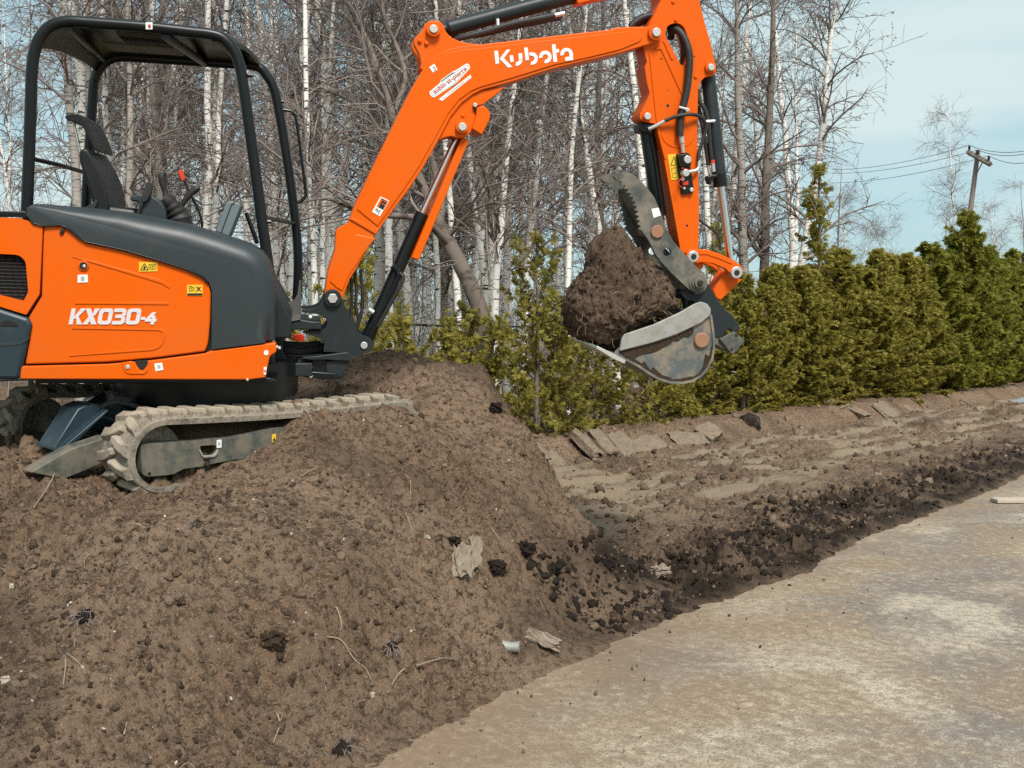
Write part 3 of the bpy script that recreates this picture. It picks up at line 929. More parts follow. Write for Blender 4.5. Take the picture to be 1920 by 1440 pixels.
# ---- canopy
LN, LF = 0.30, 1.30
near_top = [(57.5, 200), (60, 130), (66, 92), (78, 66), (98, 47), (128, 40), (165, 42), (270, 50), (360, 60), (395, 64), (418, 72), (437, 92), (448, 118), (456, 160)]
far_top = [(175, 167), (177, 152), (182, 136), (190, 124), (200, 115), (216, 108), (240, 107), (290, 110), (380, 116), (440, 120), (470, 122), (488, 128), (500, 142), (515, 172)]
can = tube('canopy_frame', [(50, 400, LN), (54, 300, LN)] + [(x, y, LN) for x, y in near_top] + [(476, 300, LN), (492, 420, LN), (503, 500, LN), (510, 600, LN)], 0.0295, M['black'], D, sides=20, sm=4)
tube('canopy_post', [(160, 420, LF), (164, 330, LF)] + [(x, y, LF) for x, y in far_top] + [(533, 267, LF), (552, 400, LF), (559, 490, LF), (556, 575, LF)], 0.0295, M['black'], can, sides=20, sm=4)
# roof sheet lofted from the near bar to the far bar
a3 = spline([U.pw(x, y, LN) for x, y in near_top[2:12]], 5)
b3 = spline([U.pw(x, y, LF) for x, y in far_top[2:12]], 5)
bm = bmesh.new()
def roof_grid(dz, l0=0.0, l1=1.0):
    g = []
    for p, q in zip(a3, b3):
        row = []
        for k in range(13):
            u = l0 + (l1 - l0) * k / 12
            crown = 0.035 * (1 - (2 * u - 1) ** 2)
            row.append(bm.verts.new(p * (1 - u) + q * u + U.n * (dz + crown) - R0))
        g.append(row)
    return g
gt = roof_grid(0.030, 0.02, 1.03); gb = roof_grid(0.004, 0.02, 1.03)
for g in (gt, gb):
    for i in range(len(g) - 1):
        for k in range(12):
            bm.faces.new((g[i][k], g[i + 1][k], g[i + 1][k + 1], g[i][k + 1]))
m_ = len(gt) - 1
for i in range(m_):
    bm.faces.new((gt[i][0], gb[i][0], gb[i + 1][0], gt[i + 1][0])); bm.faces.new((gt[i][12], gt[i + 1][12], gb[i + 1][12], gb[i][12]))
for k in range(12):
    bm.faces.new((gt[0][k], gt[0][k + 1], gb[0][k + 1], gb[0][k])); bm.faces.new((gt[m_][k], gb[m_][k], gb[m_][k + 1], gt[m_][k + 1]))
finish('canopy_roof', bm, M['black'], can)
for a, b, r in [((130, 54), (196, 116), .016), ((310, 68), (384, 118), .024), ((402, 74), (462, 124), .016)]:
    tube_w('roof_rib', [U.pw(*a, LN), U.pw(*b, LF)], r, M['black'], can, 10)
bm = bmesh.new()
for a, b, c_, d_ in [((215, 56), (318, 66), (318, 74), (220, 66)), ((190, 76), (330, 88), (336, 92), (196, 82))]:
    vs_ = []
    for q, l in ((a, .62), (b, .62), (c_, .62), (d_, .62)):
        vs_.append(q)
    prism('headliner_panel', vs_, 0.60, 0.85, M['plategrey'], can, bevel=0.004)
bm.free()
decal('canopy_label', B2([(820, -955), (858, -955), (858, -915), (820, -915)]), LN - 0.030, M['white'], can)
strokes('label_print', [B2([(832, -938), (842, -946), (850, -932), (846, -922), (834, -924)])], LN - 0.033, M['redink'], can, d=0.001)
tube('lifting_eye', [(266, 40, LN), (278, 29, LN), (286, 30, LN), (295, 42, LN)], 0.004, M['black'], can, 8)
tube('rear_rail', [(61, 298, LN), (110, 309, 0.7), (168, 326, LF)], 0.012, M['black'], can, 10)
tube('grab_handle', [(528, 206, LF), (540, 207, LF), (550, 212, LF), (556, 228, LF), (565, 295, LF), (573, 358, LF), (570, 372, LF), (562, 379, LF), (551, 380, LF)], 0.0095, M['black'], can, 10, sm=4)
tube('front_rail', [(497, 408, LN), (553, 419, LF)], 0.012, M['black'], can, 10)
for x, y, l in [(470, 141, LN), (504, 415, LN), (529, 190, LF), (562, 430, LF), (562, 572, LF)]:
    tube('mount_stud', [(x - 6, y, l), (x + 4, y + 1, l)], 0.011, M['black'], can, 8)

# ---- seat and controls
st = prism('seat', [(150, 395), (170, 380, 8), (262, 392, 8), (280, 410), (278, 440), (150, 440)], 0.52, 0.98, M['seat'], D, bevel=0.03, seg=3)
bk = prism('backrest', chaikin([(147, 286), (153, 279), (163, 277), (173, 295), (187, 318), (197, 345), (203, 372), (206, 405), (178, 405), (171, 370), (160, 337), (150, 308)], 1), 0.50, 1.08, M['seat'], st, bevel=0.028, seg=4)
prism('backrest_pad', chaikin([(166, 288), (176, 300), (192, 324), (203, 350), (209, 385), (206, 402), (196, 372), (186, 338), (172, 306)], 1), 0.62, 0.96, M['seat'], st, bevel=0.02, seg=3)
tube('piping', [(163, 279, 0.525), (175, 298, 0.525), (189, 322, 0.525), (198, 350, 0.525), (204, 390, 0.525)], 0.004, M['cover'], st, 6, sm=3)
prism('headrest', chaikin([(120, 218), (131, 213), (152, 213), (163, 228), (174, 252), (184, 280), (178, 284), (168, 262), (157, 242), (150, 231), (138, 229), (124, 224)], 1), 0.54, 1.02, M['seat'], st, bevel=0.018, seg=3)
for l in (0.64, 0.80):
    tube('headrest_post', [(138, 228, l), (150, 285, l)], 0.007, M['chrome'], st, 8)
tube('belt_buckle', [(172, 398, 0.50), (182, 376, 0.50)], 0.012, M['cover'], st, 8)
tube('belt_strap', [(198, 396, 0.5), (212, 402, 0.5)], 0.006, M['red'], st, 6)
con = prism('control_console', chaikin([(242, 372), (250, 366), (264, 363), (284, 367), (300, 376), (309, 390), (313, 415), (300, 440), (236, 440), (256, 400), (262, 378), (246, 377)], 1), 0.40, 0.52, M['cover'], D, bevel=0.012, seg=3)
prism('side_lever', chaikin([(264, 377), (268, 360), (273, 342), (279, 340), (287, 344), (285, 358), (276, 377), (268, 380)], 1), 0.375, 0.40, M['rubber'], con, bevel=0.006)
tube('lever_stick', [(270, 376, 0.388), (263, 392, 0.388), (258, 408, 0.388)], 0.007, M['rubber'], con, 8)
# joystick with ribbed boot
jb = [(306, 372, .022), (318, 378, .042), (322, 384, .037), (326, 389, .050), (329, 394, .045), (332, 399, .060), (335, 404, .054), (337, 410, .068), (339, 420, .06), (341, 436, .07)]
tube_w('joystick_boot', [U.pw(x, y, 0.50) for x, y, r in jb], [r for *_, r in jb], M['rubber'], con, 14)
tube_w('joystick', [U.pw(x, y, 0.50) for x, y in [(312, 372), (309, 360), (305, 345), (303, 332), (306, 324)]], [.016, .013, .017, .019, .011], M['rubber'], con, 12, sm=3)
tube_w('joystick', [U.pw(x, y, 0.56) for x, y in [(340, 388), (348, 374), (358, 362), (368, 354), (375, 352)]], [.013, .016, .019, .020, .012], M['rubber'], con, 12, sm=3)
tube('lever_stick', [(344, 335, 0.62), (353, 357, 0.62), (368, 385, 0.62), (378, 412, 0.62), (379, 430, 0.62)], 0.007, M['black'], con, 8, sm=3)
prism('red_knob', [(333, 321, 2), (341, 317, 2), (347, 334, 2), (345, 340, 2), (339, 337, 2)], 0.605, 0.635, M['red'], con, bevel=0.004)
mb = prism('monitor_box', [(403, 434), (424, 380, 2), (431, 376, 3), (449, 381, 3), (452, 386), (430, 444)], 0.32, 0.56, M['greybox'], D, bevel=0.010, seg=3)
tube('box_seam', [(414, 438, 0.317), (434, 384, 0.317), (440, 379, 0.317)], 0.0025, M['groove'], mb, 6)
tube('stay_bar', [(462, 400, 0.5), (482, 455, 0.42)], 0.012, M['black'], mb, 8)

# ---- swing bracket, boom mount, hoses
mount = prism('boom_mount', B3b([(262, 660), (430, 600), (600, 568), (750, 596), (880, 600), (885, 705), (520, 705, 60), (400, 770, 30), (365, 860), (362, 1000), (420, 1120, 20), (480, 1160), (760, 1160), (760, 1340), (290, 1340), (262, 1100)]), 0.56, 0.98, M['darkgrey'], D, bevel=0.006)
prism('mount_plate', B3b([(265, 655), (430, 592), (600, 560), (605, 572), (430, 606), (268, 668)]), 0.55, 0.95, M['plategrey'], mount, bevel=0.002)
br_pts = B3b([(935, 232), (955, 190), (1000, 168), (1035, 162), (1080, 172), (1120, 200), (1150, 250), (1175, 325), (1350, 680), (1390, 765, 15), (1460, 795, 20), (1530, 815, 20), (1580, 870, 25), (1590, 950, 25), (1550, 1010, 25), (1400, 1050), (1310, 1080, 12), (1260, 1030, 20), (1000, 1005), (910, 1005), (925, 880, 10), (870, 830, 15), (770, 790, 20), (680, 760), (610, 740, 20), (700, 722), (890, 722, 40), (965, 660, 30), (955, 560, 30), (870, 500, 40), (740, 490), (612, 470), (612, 440), (780, 430, 20), (870, 380, 30), (915, 305)])
brk = prism('swing_bracket', br_pts, 0.585, 0.635, M['darkgrey'], D, bevel=0.006, seg=3)
prism('bracket_cheek', br_pts, 0.875, 0.925, M['darkgrey'], brk, bevel=0.006, trace=0.585)
prism('bracket_web', B3b([(960, 480), (1200, 470), (1340, 700), (1380, 800), (1300, 1050), (930, 1000), (940, 860), (700, 770), (720, 730), (900, 730), (980, 660)]), 0.63, 0.88, M['darkgrey'], brk, trace=0.585, bevel=0.01)
prism('bracket_skirt', B3b([(620, 1075), (800, 1060), (1230, 1005, 20), (1300, 1060), (1270, 1130), (960, 1110), (750, 1115), (620, 1095)]), 0.57, 0.94, M['darkgrey'], brk, trace=0.585, bevel=0.008)
prism('bracket_foot', B3b([(750, 1112), (960, 1112), (960, 1300), (760, 1300)]), 0.60, 0.90, M['black'], brk, trace=0.585, bevel=0.006)
prism('bracket_foot', B3b([(940, 1130), (1100, 1112), (1230, 1125, 20), (1270, 1150), (1150, 1360), (1080, 1310), (945, 1290)]), 0.59, 0.92, M['darkgrey'], brk, trace=0.585, bevel=0.006)
prism('bracket_foot', B3b([(630, 1280), (760, 1270), (1060, 1290), (1150, 1350), (1140, 1372), (860, 1372), (640, 1345)]), 0.58, 0.93, M['black'], brk, trace=0.585, bevel=0.006)
for q, r, m_ in [((1035, 280), 0.050, 'darkgrey'), ((1033, 280), 0.030, 'zinc')]:
    (x, y), = B3b([q]); pin('pivot_pin', x, y, 0.545 if r < .04 else 0.56, 0.60, r, M[m_], brk, trace=0.585, n=24 if r > .04 else 6)
(x, y), = B3b([(1458, 918)]); pin('pivot_pin', x, y, 0.575, 0.60, 0.021, M['zinc'], brk, trace=0.585)
for q in [(735, 530), (740, 1328)]:
    (x, y), = B3b([q]); pin('grease_cap', x, y, 0.565, 0.60, 0.010, M['white'], brk, trace=0.585, n=10)
sw = tube('swing_cylinder', B3b([(690, 1215), (760, 1215), (930, 1210)]) and [(575, 689, 0.62), (586, 689, 0.62), (612, 689, 0.64)], 0.022, M['black'], D, 14)
tube('swing_rod', [(498, 689, 0.62), (576, 689, 0.62)], 0.0155, M['chrome'], sw, 16)
for pts, r in [(B3b([(300, 880), (500, 900), (700, 905), (870, 890)]), .016), (B3b([(380, 985), (600, 1000), (760, 985), (920, 945)]), .025), (B3b([(330, 940), (500, 950), (740, 945), (900, 900)]), .014), (B3b([(400, 1050), (600, 1060), (780, 1040), (920, 985)]), .014)]:
    tube('hydraulic_hose', [(x, y, 0.72) for x, y in pts], r, M['rubber'], mount, 10, sm=4)
for pts in ([(664, 500), (668, 540), (667, 575), (672, 600), (664, 616)], [(658, 520), (660, 560), (658, 590), (664, 610)], [(676, 505), (679, 545), (678, 585), (668, 618)]):
    tube('hydraulic_hose', [(x, y, 0.72) for x, y in pts], 0.010, M['rubber'], brk, 8, sm=4)

# ---- boom
boom_pts = [(609, 548), (615, 506), (628, 468), (630, 434), (634, 428), (653, 418), (667, 382), (706, 300), (747, 216), (770, 170), (785, 144), (799, 121), (817, 104), (837, 93), (866, 86), (904, 83), (1010, 70.5), (1120, 58), (1148, 55), (1152, 52), (1186, 50), (1221, 50), (1231, 52), (1238, 57), (1240.5, 64), (1238, 72), (1232, 78), (1221, 82), (1207, 86), (1161, 100), (1100, 114), (1040, 128), (1005, 139), (968, 151), (925, 163), (905, 168), (887, 177), (866, 193), (846, 218), (820, 267), (793, 315), (764, 359), (740, 390), (706, 438), (697, 449), (682, 479), (667, 506), (656, 523), (645, 552), (640, 572), (626, 580), (612, 570)]
BL0, BL1 = 0.640, 0.870
boom = prism('boom', boom_pts, BL0, BL1, M['orange'], D, bevel=0.005, ang=0.5)
plate_src = [p for p in boom_pts if not (p[0] < 660 and p[1] > 410)] 
pl = [(669, 392), (708, 304), (749, 220), (773, 174), (788, 149), (802, 127), (820, 111), (839, 100), (867, 93.5), (904, 90), (1010, 77.5), (1120, 65), (1180, 58.5), (1195, 62, 8), (1205, 68, 8), (1200, 78, 6), (1160, 94), (1100, 108.5), (1040, 121.5), (1003, 133), (966, 144.5), (923, 157), (901, 163), (883, 171), (861, 187), (840, 213), (814, 262), (787, 310), (758, 354), (735, 386), (708, 424)]
prism('boom_side_plate', pl, BL0 - 0.007, BL0 + 0.01, M['orange'], boom, trace=BL0, bevel=0.003, ang=0.5)
prism('weld_collar', [(655, 411), (662, 408), (709, 432), (705, 440)], BL0 - 0.010, BL1 + 0.008, M['orange'], boom, trace=BL0, bevel=0.004)
prism('casting_rib', B3([(505, 620), (540, 560), (640, 360), (690, 288), (830, 320), (800, 355), (740, 440), (640, 590), (600, 690), (560, 668)]), BL0 - 0.006, BL0 + 0.01, M['orange'], boom, trace=BL0, bevel=0.012, seg=3)
prism('cylinder_lug', B4([(780, 440), (786, 400), (775, 345, 20), (742, 290, 10), (738, 252, 10), (775, 215, 8), (800, 195, 8), (806, 160, 15), (830, 138, 15), (865, 129, 15), (910, 138, 20), (932, 160, 15), (945, 200), (975, 238, 15), (1050, 272, 30), (1180, 287), (1180, 310), (1000, 330), (880, 380), (810, 460)]), 0.662, 0.712, M['orange'], boom, trace=0.662, bevel=0.005)
prism('cylinder_lug', B4([(780, 440), (786, 400), (775, 345, 20), (742, 290, 10), (738, 252, 10), (775, 215, 8), (800, 195, 8), (806, 160, 15), (830, 138, 15), (865, 129, 15), (910, 138, 20), (932, 160, 15), (945, 200), (975, 238, 15), (1050, 272, 30), (1180, 287), (1180, 310), (1000, 330), (880, 380), (810, 460)]), 0.798, 0.848, M['orange'], boom, trace=0.662, bevel=0.005)
lug_low = B4([(1330, 556), (1270, 610), (1185, 672), (1150, 680), (1128, 660, 8), (1118, 690, 6), (1140, 745), (1125, 800), (1108, 850, 15), (1080, 880, 15), (1040, 890, 15), (980, 876), (930, 886, 10), (886, 912), (880, 880), (960, 740), (1050, 640), (1180, 580)])
prism('cylinder_lug', lug_low, 0.655, 0.705, M['orange'], boom, trace=0.655, bevel=0.005)
prism('cylinder_lug', lug_low, 0.805, 0.855, M['orange'], boom, trace=0.655, bevel=0.005)
prism('rod_guard_bracket', B4([(1145, 690), (1190, 678), (1230, 715, 6), (1232, 760, 6), (1180, 868), (1112, 826), (1142, 742)]), 0.640, 0.875, M['orange'], boom, bevel=0.006)
(x, y), = B4([(1134, 676)]); pin('bolt', x, y, 0.628, 0.66, 0.013, M['zinc'], boom, trace=0.640, n=12)
for q, r1, r2 in [((864, 192), .042, .024), ((1048, 818), .038, .024)]:
    (x, y), = B4([q])
    pin('pin_boss', x, y, 0.628, 0.67, r1, M['orange'], boom, trace=0.655)
    pin('pivot_pin', x, y, 0.618, 0.67, r2, M['pin'], boom, trace=0.655)
for q in [(778, 262), (822, 278), (1056, 742)]:
    (x, y), = B4([q]); pin('weld_boss', x, y, 0.648, 0.67, 0.013, M['orange'], boom, trace=0.655, n=14, bevel=0.006)
pin('pin_boss', 1228, 62, 0.618, 0.65, 0.046, M['orange_arm'], boom, trace=BL0)
pin('pivot_pin', 1228, 62, 0.604, 0.65, 0.026, M['pin'], boom, trace=BL0)
# lettering
def kub():
    o = []
    o.append([(888, 190), (925, 187), (940, 314), (902, 320)])
    o.append([(1010, 180), (1052, 174), (984, 262), (942, 268)])
    o.append([(942, 268), (984, 262), (1070, 350), (1026, 356)])
    o.append([(1042, 236), (1076, 232), (1084, 298), (1050, 302)])
    o.append([(1130, 216), (1167, 212), (1171, 268), (1134, 272)])
    k = arcband(1108, 276, 63, 27, 0, -95, 12); o += [[k[i], k[i + 1], k[-2 - i], k[-1 - i]] for i in range(12)]
    o.append([(1187, 158), (1222, 154), (1237, 280), (1201, 285)])
    k = arcband(1262, 266, 63, 28, 118, -98, 18); o += [[k[i], k[i + 1], k[-2 - i], k[-1 - i]] for i in range(18)]
    k = arcband(1399, 250, 63, 28, 192, -98, 22); o += [[k[i], k[i + 1], k[-2 - i], k[-1 - i]] for i in range(22)]
    o.append([(1464, 126), (1500, 122), (1517, 298), (1481, 301)])
    o.append([(1503, 173), (1534, 169), (1538, 203), (1506, 207)])
    k = arcband(1612, 222, 63, 28, 195, 5, 16); o += [[k[i], k[i + 1], k[-2 - i], k[-1 - i]] for i in range(16)]
    o.append([(1640, 214), (1675, 212), (1676, 281), (1640, 285)])
    o.append([(1600, 252), (1640, 246), (1640, 285), (1606, 290), (1594, 272)])
    return o
strokes('boom_lettering', [B4b(q) for q in kub()], BL0 - 0.007, M['white'], boom, d=0.0022)
sk = decal('dealer_sticker', B4b([(240, 600), (345, 510), (356, 480), (478, 392), (500, 385), (612, 315), (636, 322), (646, 350), (640, 372), (520, 500), (488, 538), (455, 548), (290, 655), (262, 645), (245, 625)]), BL0 - 0.007, M['white'], boom)
strokes('sticker_print', [B4b([(352, 505), (358, 488), (470, 405), (495, 402)]), B4b([(462, 545), (515, 505), (480, 545)])], BL0 - 0.0091, M['greenink'], sk, d=0.0006)
strokes('sticker_rim', [B4b(q) for q in ln([(258, 607), (352, 524), (505, 400), (614, 330), (632, 340), (630, 362), (510, 495), (440, 548), (292, 638), (262, 624), (258, 607)], 4)], BL0 - 0.0091, M['greyink'], sk, d=0.0005)
(p0,), (p1,) = B4b([(296, 622)]), B4b([(622, 378)])
text_px('dealer_lettering', 'aubin·st-pierre', p0, p1, BL0 - 0.0092, M['redink'], sk, d=0.0009)
sk2 = decal('dealer_strip', B4b([(334, 672), (650, 428), (662, 456), (368, 690)]), BL0 - 0.007, M['white'], boom)
strokes('sticker_print', [B4b(q) for q in [bar(420, 625, 590, 496, 8), bar(362, 672, 410, 640, 4), bar(600, 488, 645, 455, 4)]], BL0 - 0.0091, M['greyink'], sk2, d=0.0005)
sk3 = decal('hook_sticker', B4b([(238, 352), (290, 318), (322, 378), (275, 406)]), BL0 - 0.007, M['white'], boom)
k = arcband(288, 372, 17, 11, 120, -110, 10)
strokes('sticker_print', [B4b(q) for q in [[k[i], k[i + 1], k[-2 - i], k[-1 - i]] for i in range(10)] + [bar(276, 345, 284, 358, 7)]], BL0 - 0.0091, M['ink'], sk3, d=0.0005)
sk4 = decal('warning_sticker', B3([(862, 30), (922, 60), (858, 168), (803, 138)]), BL0 - 0.007, M['white'], boom)
strokes('sticker_print', [B3(q) for q in [[(866, 40), (914, 64), (880, 124), (836, 100)]]], BL0 - 0.0091, M['ink'], sk4, d=0.0005)
strokes('sticker_print', [B3(q) for q in [[(864, 44), (878, 50), (848, 106), (836, 99)], [(884, 56), (910, 70), (906, 76), (880, 63)], [(874, 76), (898, 90), (895, 95), (871, 81)]]], BL0 - 0.0100, M['orange'], sk4, d=0.0005)
strokes('sticker_print', [B3(q) for q in ln([(838, 112), (842, 128), (830, 140)], 5) + ln([(842, 128), (856, 136), (860, 124)], 5) + ln([(824, 122), (840, 120)], 5) + ln([(850, 138), (848, 154)], 5)], BL0 - 0.0091, M['ink'], sk4, d=0.0005)

# ---- hydraulic cylinders
bc = tube('boom_cylinder', [(683, 647, 0.755), (787, 412, 0.755), (791, 402, 0.755)], 0.040, M['black'], D, 20)
tube('cylinder_gland', [(786, 414, 0.755), (792, 400, 0.755)], 0.043, M['black'], bc, 20)
tube('cylinder_rod', [(790, 404, 0.755), (866, 238, 0.755)], 0.022, M['chrome'], bc, 18)
prism('rod_guard', [(866, 258), (880, 262), (786, 488), (771, 483)], 0.685, 0.825, M['orange'], bc, bevel=0.005)
tube('hose_pipe', [(743, 505, 0.70), (748, 516, 0.69), (742, 530, 0.69), (712, 590, 0.69), (690, 632, 0.70)], 0.014, M['black'], bc, 10, sm=4)
tube('hose_pipe', [(750, 512, 0.68), (756, 522, 0.67), (744, 548, 0.67), (708, 612, 0.68)], 0.012, M['rubber'], bc, 10, sm=4)
tube('hose_clip', [(691, 580, 0.69), (700, 586, 0.69)], 0.016, M['zinc'], bc, 10)
tube('pipe_block', [(736, 498, 0.70), (748, 510, 0.70)], 0.020, M['black'], bc, 8)

ac = tube('arm_cylinder', [(812, 55, 0.755), (836, 54.5, 0.755), (842, 53, 0.755), (1084, -11, 0.755)], [0.026, 0.030, 0.047, 0.047], M['darkgrey'], D, 22)
tube('cylinder_gland', [(1068, -7, 0.755), (1086, -12, 0.755)], 0.050, M['black'], ac, 22)
tube('cylinder_rod', [(1084, -11, 0.755), (1258, -48, 0.755)], 0.024, M['chrome'], ac, 18)
prism('rod_guard', [(1082, 0), (1115, -5), (1245, -38), (1245, -30), (1100, 3), (1084, 7)], 0.69, 0.82, M['orange_arm'], ac, bevel=0.004)
tube('hydraulic_hose', [(853, 74, 0.72), (868, 70, 0.70), (905, 61, 0.69), (960, 45, 0.69), (1010, 35, 0.69), (1040, 29, 0.69)], 0.017, M['rubber'], ac, 10, sm=4)
tube('hose_fitting', [(1038, 29.5, 0.69), (1058, 25, 0.69)], 0.013, M['zinc'], ac, 10)
tube('hose_clamp', [(933, 36, 0.702), (934, 54, 0.690)], 0.011, M['zinc'], ac, 10)
tube('hydraulic_hose', [(846, 70, 0.80), (900, 66, 0.80), (960, 52, 0.80), (1050, 34, 0.80)], 0.014, M['rubber'], ac, 10, sm=4)

# ---- dipper arm
arm_pts = [(1225, -62, 12), (1270, -68, 14), (1300, -48, 14), (1311, 0), (1321, 42), (1332, 79), (1342, 123), (1343, 132, 3), (1339, 141, 3), (1332, 143), (1322, 144, 3), (1313, 153, 4), (1309, 168), (1307, 250), (1308, 297), (1311, 388), (1309, 466), (1316, 482), (1320, 500, 8), (1311, 510, 6), (1296, 505, 8), (1276, 470), (1261, 384), (1245, 297), (1233, 250), (1229, 232), (1221, 230.5), (1207, 228, 4), (1199.5, 222, 4), (1200.5, 212), (1213, 189, 4), (1218, 174), (1213, 154), (1209, 126), (1213, 116), (1207, 88), (1212, 62), (1217, 45), (1228, 25), (1239, 0)]
slot = [(1248, 57), (1251, 50), (1257, 45.5), (1263, 43.5), (1270, 43), (1277, 46), (1282.5, 51), (1288, 64), (1291, 82), (1292, 103), (1288, 116), (1283, 123), (1277, 122), (1270, 110), (1261, 92), (1253, 78), (1248, 68)]
arm = prism('dipper_arm', arm_pts, 0.672, 0.838, M['orange_arm'], D, holes=[slot], bevel=0.004, ang=0.5)
AL = 0.672
prism('arm_rib', B5([(850, 470), (870, 470), (905, 760), (950, 1200), (1000, 1430), (985, 1430), (920, 1160), (880, 790)]), AL - 0.006, AL + 0.01, M['orange_arm'], arm, trace=AL, bevel=0.002)
prism('arm_rib', B5([(900, 430, 6), (965, 420, 10), (985, 440), (1150, 830), (1145, 860), (955, 445), (905, 450)]), AL - 0.006, AL + 0.01, M['orange_arm'], arm, trace=AL, bevel=0.002)
prism('arm_rib', B5([(975, 370), (990, 365), (1075, 530, 6), (1050, 542, 6)]), AL - 0.006, AL + 0.01, M['orange_arm'], arm, trace=AL, bevel=0.002)
k = arcband(1275, 205, 34, 32.5, 195, 345, 14)
prism('arm_rib', [(x - 3, y + 38) for x, y in k], AL - 0.004, AL + 0.01, M['orange_arm'], arm, trace=AL, bevel=0)
for q in [(1395, 610), (825, 1050)]:
    (x, y), = B5([q])
    pin('pin_boss', x, y, AL - 0.02, AL, .034 if q[0] > 1000 else .026, M['orange_arm'], arm, trace=AL)
    pin('pivot_pin', x, y, AL - 0.032, AL, .021, M['pin'], arm, trace=AL)
for q in [(1268, 690), (1065, 15), (1090, 180)]:
    (x, y), = B5([q]); pin('weld_boss', x, y, AL - 0.008, AL, .011, M['orange_arm'], arm, trace=AL, n=12)
for x, y, r in [(1252, 198, .010), (1240, 110, .006), (1302, 106, .005), (1288, 423, .008), (1253, 169, .004)]:
    pin('paint_chip', x, y, AL - 0.001, AL, r, M['ink'], arm, trace=AL, n=7, bevel=0)
hs = tube('hydraulic_hose', [(1258, 70, 0.80), (1262, 54, 0.72), (1276, 61, 0.68), (1288, 83, 0.655), (1293, 110, 0.645), (1290, 154, 0.645), (1284, 187, 0.645), (1276, 219, 0.645), (1275, 256, 0.645)], 0.022, M['rubber'], arm, 12, sm=5)
tube('hydraulic_hose', [(1254, 62, 0.80), (1272, 56, 0.76), (1281, 75, 0.75), (1283, 100, 0.75), (1281, 125, 0.76)], 0.022, M['rubber'], arm, 12, sm=5)
tube('hydraulic_hose', [(1182, 50, 0.74), (1190, 42, 0.74), (1205, 33, 0.74), (1224, 29, 0.74), (1240, 34, 0.74), (1256, 52, 0.76)], 0.020, M['rubber'], arm, 12, sm=4)
tube('hydraulic_hose', [(1188, 51, 0.78), (1198, 45, 0.78), (1212, 39, 0.78), (1230, 37, 0.78)], 0.018, M['rubber'], arm, 12, sm=4)
tube('hose_fitting', [(1277, 254, 0.645), (1279, 268, 0.645)], 0.017, M['zinc'], arm, 10)
tube('hose_fitting', [(1279, 268, 0.645), (1281, 286, 0.648)], 0.012, M['zinc'], arm, 10)
tube('hose_clamp', [(1273, 201, 0.622), (1292, 206, 0.622)], 0.008, M['zinc'], arm, 8)
pin('bolt', 1289, 206, 0.61, 0.66, 0.013, M['zinc'], arm, n=8)
tube('hydraulic_hose', [(1246, 227, 0.64), (1260, 221, 0.63), (1273, 217, 0.62), (1290, 214.5, 0.62), (1306, 216, 0.64), (1318, 223, 0.655), (1324, 238, 0.66), (1318, 262, 0.66), (1311, 284, 0.66), (1310, 302, 0.65)], 0.011, M['rubber'], arm, 10, sm=4)
tube('hose_fitting', [(1246, 227, 0.64), (1230, 236, 0.655), (1216, 242, 0.67)], 0.011, M['zinc'], arm, 10)
tube('hose_fitting', [(1311, 300, 0.65), (1310, 314, 0.645), (1304, 320, 0.64), (1292, 322, 0.64)], 0.010, M['zinc'], arm, 10, sm=3)
st_ = decal('warning_sticker', B6([(1015, 527), (1090, 520), (1118, 748), (1050, 757)]), AL - 0.001, M['yellow'], arm)
strokes('sticker_print', [B6(q) for q in ln([(1044, 625), (1075, 545), (1092, 620), (1044, 625)], 6) + ln([(1052, 650), (1100, 645), (1110, 730), (1062, 736), (1052, 650)], 3) + ln([(1070, 700), (1100, 690)], 6)], AL - 0.0031, M['ink'], st_, d=0.0006)
vb = prism('valve_plate', B6([(1092, 522, 5), (1205, 506, 5), (1258, 868, 5), (1146, 892, 5)]), 0.655, 0.672, M['black'], arm, bevel=0.003)
prism('valve_block', B6([(1100, 530, 4), (1200, 520, 4), (1212, 630, 4), (1120, 645, 4)]), 0.615, 0.655, M['black'], vb, bevel=0.004, trace=0.655)
for x, y, r, n in [(1284, 300, .024, 16), (1281, 325, .022, 16), (1273, 295, .010, 6), (1290, 293, .010, 6), (1282, 353, .010, 6), (1296, 356, .014, 8), (1279, 336, .014, 6)]:
    pin('valve_fitting', x, y, 0.600 if n > 8 else 0.640, 0.66, r, M['zinc'], vb, trace=0.655, n=n)
prism('red_tag', B6([(1140, 775), (1190, 765), (1192, 800), (1145, 806)]), 0.630, 0.65, M['red'], vb, trace=0.655, bevel=0.002)
tube('red_wire', B6([(0, 0)]) and [(1280, 352, 0.62), (1272, 346, 0.61), (1274, 338, 0.61), (1288, 325, 0.61), (1292, 320, 0.61), (1286, 317, 0.61), (1278, 315, 0.62)], 0.0028, M['red'], vb, 6, sm=4)

# ---- bucket cylinder and hoses
kc = tube('bucket_cylinder', [(1331, 127, 0.755), (1328, 150, 0.755), (1351, 349, 0.755)], [0.030, 0.044, 0.044], M['darkgrey'], D, 22)
tube('cylinder_gland', [(1348, 326, 0.755), (1351, 350, 0.755)], 0.047, M['black'], kc, 22)
tube('cylinder_rod', [(1351, 348, 0.755), (1368, 480, 0.755), (1376, 505, 0.755)], 0.023, M['chrome'], kc, 18)
tube('hydraulic_hose', [(1307, 168, 0.74), (1312, 190, 0.73), (1322, 206, 0.72), (1328, 232, 0.71), (1331, 270, 0.71), (1335, 302, 0.71)], 0.014, M['rubber'], kc, 10, sm=4)
tube('hydraulic_hose', [(1309, 200, 0.76), (1318, 240, 0.74), (1324, 280, 0.73), (1328, 310, 0.73)], 0.013, M['rubber'], kc, 10, sm=4)
tube('hose_fitting', [(1336, 304, 0.71), (1338, 322, 0.71)], 0.013, M['zinc'], kc, 10)
